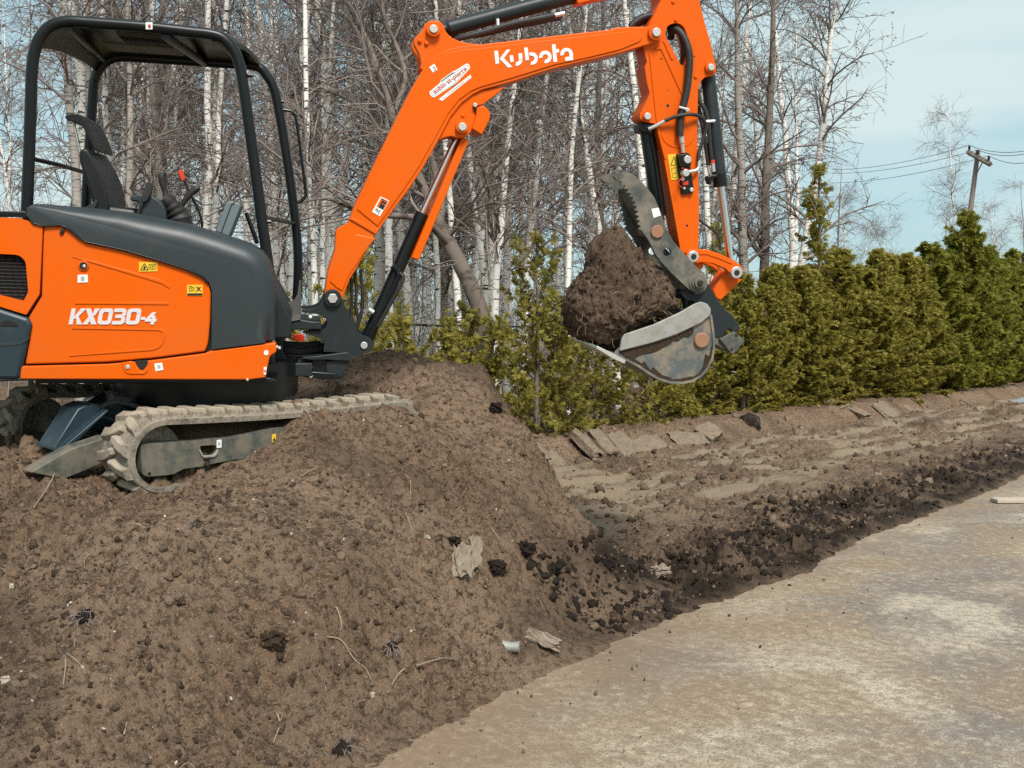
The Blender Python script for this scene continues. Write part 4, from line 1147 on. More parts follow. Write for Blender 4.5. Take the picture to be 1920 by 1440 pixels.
tube('hose_fitting', [(1328, 310, 0.73), (1330, 326, 0.73)], 0.010, M['zinc'], kc, 10)
tube('hose_band', [(1335.5, 300, 0.71), (1336, 306, 0.71)], 0.0155, M['red'], kc, 10)
prism('port_block', B6([(1370, 720, 4), (1470, 700, 5), (1475, 730, 5), (1420, 740), (1415, 800, 5), (1385, 790, 5)]), 0.68, 0.73, M['black'], kc, bevel=0.005)
tube('hose_clamp', [(1323, 228, 0.70), (1340, 227, 0.70)], 0.010, M['zinc'], kc, 10)
# grease line on the back of the arm
tube('grease_line', [(1311, 412, 0.70), (1318, 418, 0.70), (1332, 428, 0.70), (1342, 436, 0.70), (1350, 452, 0.70), (1351, 470, 0.70)], 0.007, M['rubber'], arm, 8, sm=4)

# ---- thumb cylinder, thumb, bucket linkage, coupler, bucket
tc = tube('thumb_cylinder', [(1212, 219, 0.755), (1211.5, 238, 0.755), (1237, 405, 0.755)], [0.034, 0.044, 0.044], M['black'], D, 22)
prism('cylinder_head', B6([(762, 262, 5), (780, 240), (895, 245, 5), (900, 290), (880, 345), (765, 320)]), 0.69, 0.82, M['black'], tc, bevel=0.008)
tube('cylinder_pipe', [(1219, 250, 0.700), (1228, 300, 0.700), (1240, 390, 0.700)], 0.006, M['black'], tc, 8)
tube('cylinder_rod', [(1236, 400, 0.755), (1240, 428, 0.755)], 0.024, M['chrome'], tc, 14)

teeth = []
ta, tb = np.array([1203.0, 432.0]), np.array([1158.0, 337.0])
ctrl = [(1203, 432), (1197, 402), (1191, 380), (1178, 356), (1164, 338), (1157, 334)]
ctrl = ctrl[:-2] + [(1166, 341)]
cp = spline(ctrl, 6)
seglen = np.r_[0, np.cumsum([np.linalg.norm(b - a) for a, b in zip(cp[:-1], cp[1:])])]
NT_ = 11
for k in range(NT_ * 2 + 1):
    s = seglen[-1] * k / (NT_ * 2)
    q = np.array([np.interp(s, seglen, [p[0] for p in cp]), np.interp(s, seglen, [p[1] for p in cp])])
    nrm = np.array([-0.90, 0.43])
    teeth.append(tuple(q + nrm * (0.0 if k in (0, NT_ * 2) else 5.0 if k % 2 else -1.0)))
thumb_pts = [(1156, 337), (1151, 331, 2), (1158, 324, 3), (1170, 321), (1186, 326), (1209, 347), (1227, 370), (1240, 401), (1248, 426), (1263, 453), (1280, 472), (1303, 497), (1320, 512), (1326, 522), (1327, 533), (1322, 544), (1314, 550), (1305, 551), (1289, 540), (1256, 509), (1232, 482), (1216, 450)] + teeth
thumb = prism('thumb', thumb_pts, 0.600, 0.632, M['thumb'], D, holes=[circ(1251, 472.5, 8, 14)], bevel=0)
prism('thumb_plate', thumb_pts, 0.878, 0.910, M['thumb'], thumb, trace=0.600, holes=[circ(1251, 472.5, 8, 14)], bevel=0)
prism('thumb_brace', [(1184, 352), (1200, 350), (1236, 420), (1230, 434), (1214, 420)], 0.63, 0.88, M['thumb'], thumb, trace=0.600, bevel=0.003)
pin('thumb_pin', 1231.5, 434.5, 0.585, 0.925, 0.040, M['rust'], thumb, trace=0.600, bevel=0.005)
for r, l0, mm in [(.060, .592, 'thumb'), (.046, .580, 'frame'), (.034, .566, 'frame'), (.018, .555, 'rubber')]:
    pin('pivot_boss', 1309, 530, l0, 0.625, r, M[mm], thumb, trace=0.600)
decal('paint_patch', B6([(870, 1015), (935, 1005), (955, 1075), (890, 1098)]), 0.599, M['white'], thumb)

lk = prism('bucket_link', [(1287, 474), (1291, 469), (1299, 466.5), (1312, 467), (1325, 468), (1350, 476), (1374, 487), (1387, 496), (1393, 506), (1392, 516), (1384, 524), (1376, 521), (1370, 514), (1360, 504), (1336, 494), (1315, 492), (1304, 495), (1294, 494), (1287, 486)], 0.635, 0.672, M['orange_arm'], D, bevel=0.005)
prism('link_plate', [(1287, 474), (1291, 469), (1299, 466.5), (1312, 467), (1325, 468), (1350, 476), (1374, 487), (1387, 496), (1393, 506), (1392, 516), (1384, 524), (1376, 521), (1370, 514), (1360, 504), (1336, 494), (1315, 492), (1304, 495), (1294, 494), (1287, 486)], 0.838, 0.872, M['orange_arm'], lk, trace=0.635, bevel=0.005)
prism('link_rib', [(1310, 473), (1325, 473), (1348, 481), (1370, 492), (1372, 495), (1348, 485), (1325, 477), (1311, 477)], 0.630, 0.64, M['orange_arm'], lk, trace=0.635, bevel=0.001)
prism('push_link', [(1366, 505), (1378, 522, 4), (1392, 524), (1352, 563), (1343, 560, 4), (1337, 546, 4), (1356, 514)], 0.690, 0.820, M['orange_arm'], lk, bevel=0.006)
for x, y in [(1299, 481), (1380, 511)]:
    pin('link_boss', x, y, 0.620, 0.885, 0.038, M['zinc'], lk, trace=0.635, n=8 if x < 1320 else 24, bevel=0.005)
    pin('pivot_pin', x, y, 0.612, 0.63, 0.017, M['groove'], lk, trace=0.635)

cpl = prism('quick_coupler', B7([(1220, 620), (1310, 555), (1350, 640), (1440, 770), (1490, 800, 20), (1550, 890, 25), (1558, 930), (1500, 945), (1480, 915, 15), (1445, 925, 15), (1430, 975), (1410, 992), (1345, 990), (1250, 940), (1190, 700), (1130, 690), (1085, 645, 10), (1110, 612)]), 0.640, 0.70, M['darkgrey'], D, bevel=0.005)
prism('coupler_cheek', B7([(1220, 620), (1310, 555), (1350, 640), (1440, 770), (1490, 800, 20), (1550, 890, 25), (1558, 930), (1500, 945), (1480, 915, 15), (1445, 925, 15), (1430, 975), (1410, 992), (1345, 990), (1250, 940), (1190, 700), (1130, 690), (1085, 645, 10), (1110, 612)]), 0.82, 0.88, M['darkgrey'], cpl, trace=0.640, bevel=0.005)
prism('coupler_body', B7([(1240, 640), (1330, 640), (1440, 800), (1420, 960), (1300, 930), (1220, 760)]), 0.69, 0.83, M['darkgrey'], cpl, trace=0.640, bevel=0.005)
bp = prism('bracket_plate', B7([(1395, 1000), (1512, 938), (1600, 1012, 4), (1505, 1118, 6), (1490, 1115)]), 0.615, 0.635, M['thumb'], cpl, bevel=0.003)
prism('bracket_plate', B7([(1360, 985), (1395, 1000), (1490, 1115), (1440, 1085), (1365, 1040)]), 0.635, 0.80, M['frame'], cpl, trace=0.615, bevel=0.003)
for q in [(1527, 968), (1490, 1080)]:
    (x, y), = B7([q]); pin('bolt_hole', x, y, 0.611, 0.62, 0.009, M['groove'], bp, trace=0.615, n=10)

KN, KF = 0.47, 1.02
shell_px = [(1150, 664), (1172, 676), (1195, 688), (1215, 702), (1234, 713), (1256, 719.5), (1280, 720.5), (1300, 716), (1316, 706), (1328, 692), (1337, 672), (1340, 652), (1339, 624), (1334, 590)]
side_pts = [(1150, 663), (1172, 674), (1195, 686.5), (1215, 700), (1234, 711), (1256, 717.5), (1280, 718.5), (1299, 714), (1314, 704.5), (1326, 691), (1335, 671), (1338, 652), (1337, 624), (1332, 588), (1300, 590), (1230, 615), (1165, 648)]
bkt = prism('bucket', side_pts, KN, KN + 0.016, M['bucket'], D, bevel=0.002)
prism('bucket_side', side_pts, KF - 0.016, KF, M['bucket'], bkt, trace=KN, bevel=0.002)
out_l = [U.px(x, y, KN) for x, y in shell_px]
cx_, cz_ = U.px(1255, 630, KN)
in_l = []
for a, b in out_l:
    d = np.array([cx_ - a, cz_ - b]); d = d / np.linalg.norm(d) * 0.016
    in_l.append((a + d[0], b + d[1]))
prism('bucket_shell', out_l + in_l[::-1], KN - 0.010, KF + 0.010, M['bucket'], bkt, local=True, bevel=0.002)
prism('cutting_edge', [(1118, 648), (1150, 663), (1172, 675), (1170, 682), (1148, 672), (1117, 653)], KN - 0.014, KF + 0.014, M['bright'], bkt, trace=KN, bevel=0.002)
sp = prism('wear_strip', [(1162, 658), (1166, 636, 3), (1171, 627), (1228, 608), (1275, 586), (1303, 570), (1315, 566), (1327, 570, 4), (1333, 579), (1333, 590, 5), (1315, 605), (1268, 627), (1221, 643)], KN - 0.022, KN, M['strip'], bkt, bevel=0.003)
prism('wear_strip', [(1162, 658), (1166, 636, 3), (1171, 627), (1228, 608), (1275, 586), (1303, 570), (1315, 566), (1327, 570, 4), (1333, 579), (1333, 590, 5), (1315, 605), (1268, 627), (1221, 643)], KF, KF + 0.02, M['strip'], bkt, trace=KN, bevel=0.003)
rngm = random.Random(8)
low = side_pts[1:12]
crust_in = []
for (x, y) in low[::-1]:
    for q in range(2):
        d = np.array([1262.0 - x, 632.0 - y]); d /= np.linalg.norm(d)
        k_ = 6 + 9 * rngm.random()
        crust_in.append((x + d[0] * k_ + 3 * rngm.random(), y + d[1] * k_))
prism('mud_crust', [(x, y - 0.5) for x, y in low] + crust_in, KN - 0.007, KN, M['clod'], bkt, trace=KN, bevel=0.003)
prism('mud_crust', [(1160, 660), (1221, 645), (1268, 629), (1300, 614)] + [(1300 - 9.5 * q, 622 + 4.1 * q + 7 * rngm.random()) for q in range(12)] + [(1180, 676)], KN - 0.006, KN, M['clod'], bkt, trace=KN, bevel=0.003)
pin('bucket_pin', 1314.5, 638, KN - 0.020, KN + .05, 0.048, M['rust'], bkt, trace=KN, bevel=0.008)
prism('bucket_ear', [(1296, 600), (1325, 572), (1350, 566), (1362, 600), (1352, 640), (1336, 648)], 0.70, 0.73, M['darkgrey'], bkt, trace=0.64, bevel=0.003)

# ---- undercarriage
TW, TL, TH = 0.27, 1.86, 0.40
def track_loop(n_arc=14, step=0.05):
    r0, r1 = 0.185, 0.175
    c0, c1 = (r0, r0 + 0.005), (TL - r1, r1 + 0.045)
    P = []
    for k in range(n_arc + 1):
        a = pi * 1.5 - pi * k / n_arc
        P.append((c0[0] + r0 * cos(a), c0[1] + r0 * sin(a)))
    for k in range(1, 26):
        u = k / 26
        P.append((c0[0] * (1 - u) + c1[0] * u, (c0[1] + r0) * (1 - u) + (c1[1] + r1) * u - 0.016 * sin(pi * u)))
    for k in range(n_arc + 1):
        a = pi / 2 - pi * k / n_arc
        P.append((c1[0] + r1 * cos(a), c1[1] + r1 * sin(a)))
    for k in range(1, 26):
        u = k / 26
        P.append((c1[0] * (1 - u) + c0[0] * u, (c1[1] - r1) * (1 - u) + (c0[1] - r0) * u))
    return [np.array(p) for p in P]

LOOP = track_loop()
ll = np.r_[0, np.cumsum([np.linalg.norm(LOOP[(i + 1) % len(LOOP)] - LOOP[i]) for i in range(len(LOOP))])]
LX = np.array([p[0] for p in LOOP] + [LOOP[0][0]]); LZ = np.array([p[1] for p in LOOP] + [LOOP[0][1]])
def loop_at(s):
    s = s % ll[-1]
    p = np.array([np.interp(s, ll, LX), np.interp(s, ll, LZ)])
    e = 0.02
    q = np.array([np.interp((s + e) % ll[-1], ll, LX), np.interp((s + e) % ll[-1], ll, LZ)]) - np.array([np.interp((s - e) % ll[-1], ll, LX), np.interp((s - e) % ll[-1], ll, LZ)])
    t_ = q / np.linalg.norm(q)
    return p, t_, np.array([-t_[1], t_[0]])

def lug_mesh(far):
    """one chevron tread block: local x along the belt, y across it, z outwards"""
    W = TW
    prof = [(-0.034, 0.004, .0), (0.026, 0.004, .0), (0.036, 0.075, .0), (0.058, 0.118, .0), (0.060, 0.158, .0), (0.030, 0.158, .0), (-0.004, 0.105, .0), (-0.018, 0.07, .0)]
    bm = bmesh.new()
    top, bot = [], []
    cxm = sum(p[0] for p in prof) / len(prof); cym = sum(p[1] for p in prof) / len(prof)
    for x, y, _ in prof:
        X, Y_ = cxm + (x - cxm) * 0.80, cym + (y - cym) * 0.90
        top.append(bm.verts.new((X, (W - Y_) if far else Y_, 0.026)))
        bot.append(bm.verts.new((x, (W - y) if far else y, -0.004)))
    for i in range(len(top)):
        j = (i + 1) % len(top)
        bm.faces.new((top[i], top[j], bot[j], bot[i]))
    bm.faces.new(top); bm.faces.new(bot)
    bmesh.ops.recalc_face_normals(bm, faces=bm.faces)
    bmesh.ops.bevel(bm, geom=[e for e in bm.edges if all(v.co.z > 0.02 for v in e.verts)], offset=0.004, segments=1, affect='EDGES')
    me = bpy.data.meshes.new('lug'); bm.to_mesh(me); bm.free()
    me.materials.append(M['lug'])
    return me
LUGS = (lug_mesh(False), lug_mesh(True))

def make_track(lat, label):
    bm = bmesh.new()
    rings = []
    s_list = np.linspace(0, ll[-1], 120, endpoint=False)
    for s in s_list:
        p, t_, n_ = loop_at(s)
        inner = p - n_ * 0.034
        row = []
        for q, l in ((p, 0.008), (p, TW - 0.008), (p - n_ * 0.008, TW), (inner, TW), (inner, 0.0), (p - n_ * 0.008, 0.0)):
            row.append(bm.verts.new(T.w(q[0], lat + l, q[1]) - R0))
        rings.append(row)
    for i in range(len(rings)):
        a, b = rings[i], rings[(i + 1) % len(rings)]
        for k in range(6):
            bm.faces.new((a[k], a[(k + 1) % 6], b[(k + 1) % 6], b[k]))
    belt = finish('rubber_track', bm, M['tread'], D, ang=0.7)
    belt['label'] = label
    n = 38
    pitch = ll[-1] / n
    for k in range(n):
        for far in (0, 1):
            s = (k + 0.5 * far) * pitch
            p, t_, n_ = loop_at(s)
            ex = T.f * t_[0] + T.n * t_[1]; ez = T.f * n_[0] + T.n * n_[1]; ey = T.l
            o = bpy.data.objects.new('lug', LUGS[far])
            pos = T.w(p[0], lat, p[1]) - R0
            o.matrix_basis = Matrix(((ex[0], ey[0], ez[0], pos[0]), (ex[1], ey[1], ez[1], pos[1]), (ex[2], ey[2], ez[2], pos[2]), (0, 0, 0, 1)))
            link(o, belt)
    # inner drive ribs, wheels and rollers
    def wheel(name, s, h, r, l0, l1, mat):
        n_ = 22
        return prism(name, [(s + r * cos(2 * pi * q / n_), h + r * sin(2 * pi * q / n_)) for q in range(n_)], lat + l0, lat + l1, mat, belt, fr=T, local=True, bevel=0.008)
    wheel('idler_wheel', 0.185, 0.19, 0.146, 0.10, 0.20, M['tread'])
    wheel('idler_hub', 0.185, 0.19, 0.060, 0.08, 0.22, M['tread'])
    wheel('drive_sprocket', TL - 0.175, 0.22, 0.140, 0.05, 0.22, M['frame'])
    for k in range(5):
        wheel('track_roller', 0.42 + k * 0.24, 0.088, 0.060, 0.05, 0.22, M['frame'])
    wheel('carrier_roller', 1.05, 0.325, 0.035, 0.02, 0.2, M['frame'])
    for k in range(16):
        p = (0.34 + k * 0.078, 0.027)
        prism('drive_rib', [(p[0], p[1] - .002), (p[0] + 0.05, p[1] - .002), (p[0] + 0.045, p[1] + 0.03), (p[0] + 0.005, p[1] + 0.03)], lat + 0.012, lat + 0.05, M['tread'], belt, fr=T, local=True, bevel=0.003)
    return belt
tr1 = make_track(0.0, 'near rubber track with pale worn lugs')
tr2 = make_track(1.22, 'far rubber track in shade')
fr_pts = [(264, 838, 4), (268, 834), (360, 828), (441, 820), (500, 806), (514, 803), (560, 800), (560, 850), (440, 862), (406, 868), (383, 874), (344, 879), (326, 889), (300, 892), (275, 894, 8), (266, 888, 4)]
tf = prism('track_frame', fr_pts, 0.015, 0.20, M['frame'], D, fr=T, trace=0.015, bevel=0.006, holes=[fillet([(374, 836, 5), (405, 834, 5), (407, 848, 5), (400, 855, 5), (380, 856, 5)])])
prism('hole_rim', fillet([(372, 844), (375, 844), (380, 854, 4), (400, 853, 4), (404.5, 846, 3), (407.5, 842), (408, 849), (402, 857, 5), (379, 858.5, 5)]), 0.007, 0.02, M['strip'], tf, fr=T, trace=0.015, bevel=0.002)
pin('bolt_hole', 280, 888, 0.012, 0.02, 0.010, M['groove'], tf, fr=T, trace=0.015, n=8)
decal('white_label', [(406, 825), (415, 824), (415, 839), (406, 840)], 0.013, M['white'], tf, fr=T)
strokes('label_print', [[(409, 829), (412, 829), (413, 833), (409, 836)]], 0.0108, M['greyink'], tf, d=.001, fr=T)
decal('yellow_label', [(509.5, 815), (517, 813), (517, 831), (510, 833)], 0.013, M['yellow'], tf, fr=T)
strokes('label_print', [[(511, 826), (515, 820), (516, 826)]], 0.0108, M['ink'], tf, d=.001, fr=T)
prism('track_frame', [(0.34, 0.12), (1.45, 0.13), (1.5, 0.2), (1.4, 0.27), (0.34, 0.24)], 1.22 + 0.015, 1.22 + 0.2, M['frame'], D, fr=T, local=True, bevel=0.006)
# centre frame, swing bearing, dozer arms and blade
xf = prism('centre_frame', [(0.35, 0.16), (1.5, 0.16), (1.55, 0.30), (1.35, 0.37), (0.5, 0.37), (0.3, 0.28)], 0.24, 1.25, M['slate'], D, fr=T, local=True, bevel=0.02)
n_ = 36
ctr = U.loc(T.w(0.9, 0.75, 0.4))
prism('swing_bearing', [(ctr[0] - 0.62, -0.13), (ctr[0] + 0.62, -0.13), (ctr[0] + 0.62, 0.02), (ctr[0] - 0.62, 0.02)], 0.22, 1.3, M['groove'], xf, fr=U, local=True, bevel=0.01) if False else None
bm = bmesh.new()
zt = U.px(300, 710, 0.0)[1]
cu_ = U.loc(T.w(0.9, 0.75, 0.3))
for r_, z0, z1 in [(0.50, -0.17, 0.03)]:
    lo = [bm.verts.new(U.w(cu_[0] + r_ * cos(2 * pi * k / n_), cu_[1] + r_ * sin(2 * pi * k / n_), zt + z0) - R0) for k in range(n_)]
    hi = [bm.verts.new(U.w(cu_[0] + r_ * cos(2 * pi * k / n_), cu_[1] + r_ * sin(2 * pi * k / n_), zt + z1) - R0) for k in range(n_)]
    for k in range(n_):
        j = (k + 1) % n_
        bm.faces.new((lo[k], lo[j], hi[j], hi[k]))
    bm.faces.new(lo); bm.faces.new(hi)
finish('swing_bearing', bm, M['black'], xf)
prism('belly_plate', [(60, 712), (497, 710), (520, 716), (518, 722), (60, 722)], 0.06, 1.3, M['black'], xf, trace=0.0, bevel=0.005)
dz = prism('dozer_arm', B2([(300, 1450), (305, 1435), (440, 1220), (500, 1195), (560, 1195), (575, 1215), (330, 1450)]), 0.62, 0.80, M['slate'], D, fr=T, trace=0.62, bevel=0.006)
prism('arm_flange', B2([(296, 1452), (548, 1238), (578, 1216), (580, 1226), (335, 1458)]), 0.56, 0.82, M['slate'], dz, fr=T, trace=0.62, bevel=0.004)
prism('dozer_arm', [(58, 886), (70, 878, 4), (132, 843), (200, 820), (260, 818), (260, 858), (200, 866), (119, 899), (87, 892)], 0.34, 0.44, M['frame'], dz, fr=T, trace=0.34, bevel=0.004)
tube('lift_cylinder', [(208, 748, 0.7), (240, 752, 0.7)], 0.028, M['plategrey'], dz, 14, fr=T)
tube('hydraulic_hose', [(188, 764, 0.66), (205, 756, 0.66), (225, 754, 0.66), (250, 760, 0.66), (290, 772, 0.66)], 0.013, M['plategrey'], dz, 10, sm=4, fr=T)
prism('pivot_lug', B2([(483, 1175), (520, 1150), (540, 1145), (520, 1165), (490, 1180)]), 0.60, 0.64, M['plategrey'], dz, fr=T, bevel=0.004)
bl = []
for k in range(9):
    u = k / 8
    bl.append((-0.36 - 0.04 * sin(pi * u), -0.20 + 0.23 * u))
prism('dozer_blade', bl + [(x + 0.02, z) for x, z in bl[::-1]], 0.05, 1.45, M['thumb'], dz, fr=T, local=True, bevel=0.002)
# ------------------------------------------------------------------ vegetation
def bark_mat(name, base, mark, markpos=(0.56, 0.62), dark=(0.10, 0.08, 0.07, 1), zs=9.0):
    t = NT(name)
    v = t.coord(scale=(1.0, 1.0, zs / 2.0))
    vh = t.coord(scale=(2.2, 2.2, zs * 1.6))
    n1 = t.noise(vh, 2.2, 4, 0.6)
    n2 = t.noise(t.coord(scale=(1, 1, 0.35)), 3.0, 5, 0.6)
    n3 = t.noise(v, 12.0, 3, 0.6)
    c = t.mix(t.ramp(n2, [(0.40, 0.0), (0.75, 0.5)]), base, (base[0] * 0.62, base[1] * 0.58, base[2] * 0.55, 1))
    c = t.mix(t.ramp(n1, [(markpos[0], 0.0), (markpos[1], 1.0)]), c, mark)
    c = t.mix(t.ramp(n3, [(0.62, 0.0), (0.70, 0.7)]), c, dark)
    t.color(c)
    t.rough(0.85)
    t.b.inputs['Specular IOR Level'].default_value = 0.2
    t.bump(n1, 0.3, 0.01)
    return t.m
M['birch'] = bark_mat('birch_bark', (0.82, 0.79, 0.74, 1), (0.04, 0.034, 0.03, 1), (0.58, 0.62))
M['birch_grey'] = bark_mat('grey_birch_bark', (0.36, 0.325, 0.29, 1), (0.07, 0.055, 0.05, 1), (0.54, 0.62))
M['bark_dark'] = bark_mat('brown_bark', (0.19, 0.155, 0.13, 1), (0.07, 0.055, 0.047, 1), (0.52, 0.66), zs=2.0)
def twig_mat(name, a, b):
    t = NT(name)
    oi = t.new('ShaderNodeObjectInfo')
    n = t.noise(t.coord(), 0.9, 3, 0.6)
    c = t.mix(t.ramp(n, [(0.35, 0.0), (0.65, 1.0)]), a, b)
    c = t.mix(t.math('MULTIPLY', oi.outputs['Random'], 0.35), c, (0.21, 0.165, 0.145, 1))
    t.color(c)
    t.rough(0.8)
    t.b.inputs['Specular IOR Level'].default_value = 0.2
    return t.m
M['twig'] = twig_mat('bare_twigs', (0.14, 0.112, 0.102, 1), (0.27, 0.222, 0.20, 1))
M['twig_pale'] = twig_mat('pale_twigs', (0.19, 0.15, 0.135, 1), (0.30, 0.25, 0.22, 1))

def leaf_mat(name, a, b, c3):
    t = NT(name)
    oi = t.new('ShaderNodeObjectInfo')
    n = t.noise(t.coord(), 2.4, 3, 0.6)
    n2 = t.noise(t.coord(), 28, 2, 0.6)
    c = t.mix(t.ramp(n, [(0.35, 0.0), (0.65, 1.0)]), a, b)
    c = t.mix(t.ramp(n2, [(0.50, 0.0), (0.72, 0.8)]), c, c3)
    c = t.mix(t.math('MULTIPLY', oi.outputs['Random'], 0.30), c, b)
    t.color(c)
    t.rough(0.6)
    t.b.inputs['Specular IOR Level'].default_value = 0.25
    tr = t.new('ShaderNodeBsdfTranslucent')
    t.l.new(c, tr.inputs['Color'])
    ms = t.new('ShaderNodeMixShader')
    ms.inputs[0].default_value = 0.48
    t.l.new(t.b.outputs[0], ms.inputs[1]); t.l.new(tr.outputs[0], ms.inputs[2])
    t.l.new(ms.outputs[0], t.n['Material Output'].inputs['Surface'])
    return t.m
M['cedar'] = leaf_mat('cedar_foliage', (0.25, 0.225, 0.038, 1), (0.34, 0.295, 0.058, 1), (0.52, 0.45, 0.15, 1))
M['cedar_green'] = leaf_mat('deep_cedar_foliage', (0.185, 0.188, 0.027, 1), (0.265, 0.255, 0.040, 1), (0.42, 0.385, 0.095, 1))
M['cedar_brown'] = leaf_mat('winter_cedar_foliage', (0.18, 0.15, 0.030, 1), (0.25, 0.21, 0.045, 1), (0.38, 0.33, 0.10, 1))

def unit(v):
    return v / (np.linalg.norm(v, axis=-1, keepdims=True) + 1e-9)

def tubes(P, Rr, S=3):
    N, K, _ = P.shape
    Tn = unit(np.gradient(P, axis=1))
    ref = np.where(np.abs(Tn[..., 2:3]) < 0.9, np.array([0, 0, 1.0]), np.array([1.0, 0, 0]))
    A = unit(np.cross(Tn, ref)); B = np.cross(Tn, A)
    ang = np.arange(S) * 2 * pi / S
    V = P[:, :, None, :] + Rr[:, :, None, None] * (np.cos(ang)[None, None, :, None] * A[:, :, None, :] + np.sin(ang)[None, None, :, None] * B[:, :, None, :])
    base = (np.arange(N) * K * S)[:, None, None]
    i = np.arange(K - 1)[None, :, None] * S
    k = np.arange(S)[None, None, :]; j = (k + 1) % S
    F = np.stack([base + i + k, base + i + j, base + i + S + j, base + i + S + k], -1).reshape(-1, 4)
    return V.reshape(-1, 3), F

def join(parts):
    Vs, Fs, n = [], [], 0
    for V, F in parts:
        Vs.append(V); Fs.append(F + n); n += len(V)
    return np.concatenate(Vs), np.concatenate(Fs)

def sprout(rng, P, Rr, n, t0, t1, length, ang, up, K, wander, rscale, rend, droop=0.0, lenpow=0.0):
    """n children off the polylines P; returns child polylines and radii"""
    N, K0, _ = P.shape
    par = rng.integers(0, N, n)
    tt = t0 + (t1 - t0) * rng.random(n)
    f = tt * (K0 - 1); i = np.clip(f.astype(int), 0, K0 - 2); u = (f - i)[:, None]
    base = P[par, i] * (1 - u) + P[par, i + 1] * u
    rb = Rr[par, i] * (1 - u[:, 0]) + Rr[par, i + 1] * u[:, 0]
    tan = unit(P[par, i + 1] - P[par, i])
    rnd = unit(rng.normal(size=(n, 3)))
    perp = unit(np.cross(tan, rnd))
    a = ang[0] + (ang[1] - ang[0]) * rng.random(n)[:, None]
    d = unit(tan * np.cos(a) + perp * np.sin(a) + np.array([0, 0, up]))
    L = (length[0] + (length[1] - length[0]) * rng.random(n)) * (1 - tt * lenpow)
    pts = [base]
    for k in range(1, K):
        d = unit(d + wander * rng.normal(size=(n, 3)) + np.array([0, 0, -droop * k / K]))
        pts.append(pts[-1] + d * (L / (K - 1))[:, None])
    Q = np.stack(pts, 1)
    r0 = np.clip(rb * rscale, rend, None)
    R2 = r0[:, None] + (rend - r0)[:, None] * np.linspace(0, 1, K)[None, :]
    return Q, R2

def bare_tree(seed, trunk, rad_, nb=42, blen=(1.2, 2.6), t0=0.25, sub=8, twig=5, twr=0.0055, up=0.35, droop=0.25, dense=1.0, catkin=0):
    """trunk: (K,3) polyline. Returns trunk mesh arrays and crown mesh arrays"""
    rng = np.random.default_rng(seed)
    P = np.asarray(trunk, float)[None]; Rr = np.asarray(rad_, float)[None]
    VT = tubes(P, Rr, 10)
    B, RB = sprout(rng, P, Rr, nb, t0, 0.98, blen, (0.7, 1.25), up, 6, 0.16, 0.42, 0.009, droop, 0.45)
    n2 = int(nb * sub * dense)
    C, RC = sprout(rng, B, RB, n2, 0.15, 1.0, (0.5, 1.25), (0.45, 1.05), 0.12, 5, 0.22, 0.6, twr, droop * 0.8)
    n3 = int(n2 * twig)
    E, RE = sprout(rng, C, RC, n3, 0.1, 1.0, (0.22, 0.6), (0.4, 1.1), 0.0, 3, 0.28, 0.75, twr * 0.75, droop)
    parts = [tubes(B, RB, 5), tubes(C, RC, 3), tubes(E, RE, 3)]
    if catkin:
        X, RX = sprout(rng, E, RE, catkin, 0.5, 1.0, (0.03, 0.06), (0.4, 1.2), -0.5, 3, 0.1, 1.0, 0.008, 0.5)
        RX[:] = [0.006, 0.014, 0.005]
        parts.append(tubes(X, RX, 4))
    return VT, join(parts)

def trunk_line(rng, H, K=14, lean=0.06, wob=0.05):
    z = np.linspace(-0.3, H, K)
    dx, dy = rng.normal(0, lean, 2)
    w1 = np.cumsum(rng.normal(0, wob, K)) ; w2 = np.cumsum(rng.normal(0, wob, K))
    x = dx * z + w1; y = dy * z + w2
    x -= x[0]; y -= y[0]
    return np.stack([x, y, z], -1)

def put_tree(name, loc, tm, cm, rot=0.0, sc=1.0, bark='birch', twg='twig'):
    r = empty(name, loc)
    r.rotation_euler = (0, 0, rot)
    r.scale = (sc, sc, sc)
    for nm, me, mt in (('trunk', tm, bark), ('crown', cm, twg)):
        o = bpy.data.objects.new(nm, me)
        link(o, r)
        if not me.materials:
            me.materials.append(M[mt])
    return r

WOOD_Z = 0.26
rngF = np.random.default_rng(5)
PROTO = []
for k in range(9):
    H = 9.5 + 3.0 * rngF.random()
    tl_ = trunk_line(rngF, H, 14, 0.045, 0.045)
    r0 = 0.075 + 0.03 * rngF.random()
    rr = r0 * (1 - np.linspace(0, 1, 14) ** 1.2 * 0.88)
    kind = ('birch', 'birch', 'birch_grey', 'birch', 'bark_dark', 'birch', 'birch_grey', 'birch', 'birch')[k]
    (tv, tf_), (cv_, cf_) = bare_tree(100 + k, tl_, rr, nb=27, blen=(0.9, 2.2), t0=0.20, sub=7, twig=4.6, droop=0.22 + 0.1 * (k % 3), twr=0.0048)
    tm = np_mesh('trunk', tv, tf_); tm.materials.append(M[kind])
    cm = np_mesh('crown', cv_, cf_, False); cm.materials.append(M['twig'])
    PROTO.append((tm, cm, kind))

SPARSE = []
for k in range(4):
    H = 9.0 + 3.0 * rngF.random()
    tl_ = trunk_line(rngF, H, 14, 0.05, 0.05)
    r0 = 0.065 + 0.03 * rngF.random()
    rr = r0 * (1 - np.linspace(0, 1, 14) ** 1.3 * 0.8)
    (tv, tf_), (cv_, cf_) = bare_tree(150 + k, tl_, rr, nb=15, blen=(0.7, 1.7), t0=0.35, sub=6, twig=4, droop=0.25, twr=0.0055)
    tm = np_mesh('trunk', tv, tf_); tm.materials.append(M['birch'])
    cm = np_mesh('crown', cv_, cf_, False); cm.materials.append(M['twig'])
    SPARSE.append((tm, cm, 'birch'))

def shade_name(kind):
    return {'birch': 'birch_tree', 'birch_grey': 'birch_tree', 'bark_dark': 'bare_tree'}[kind]

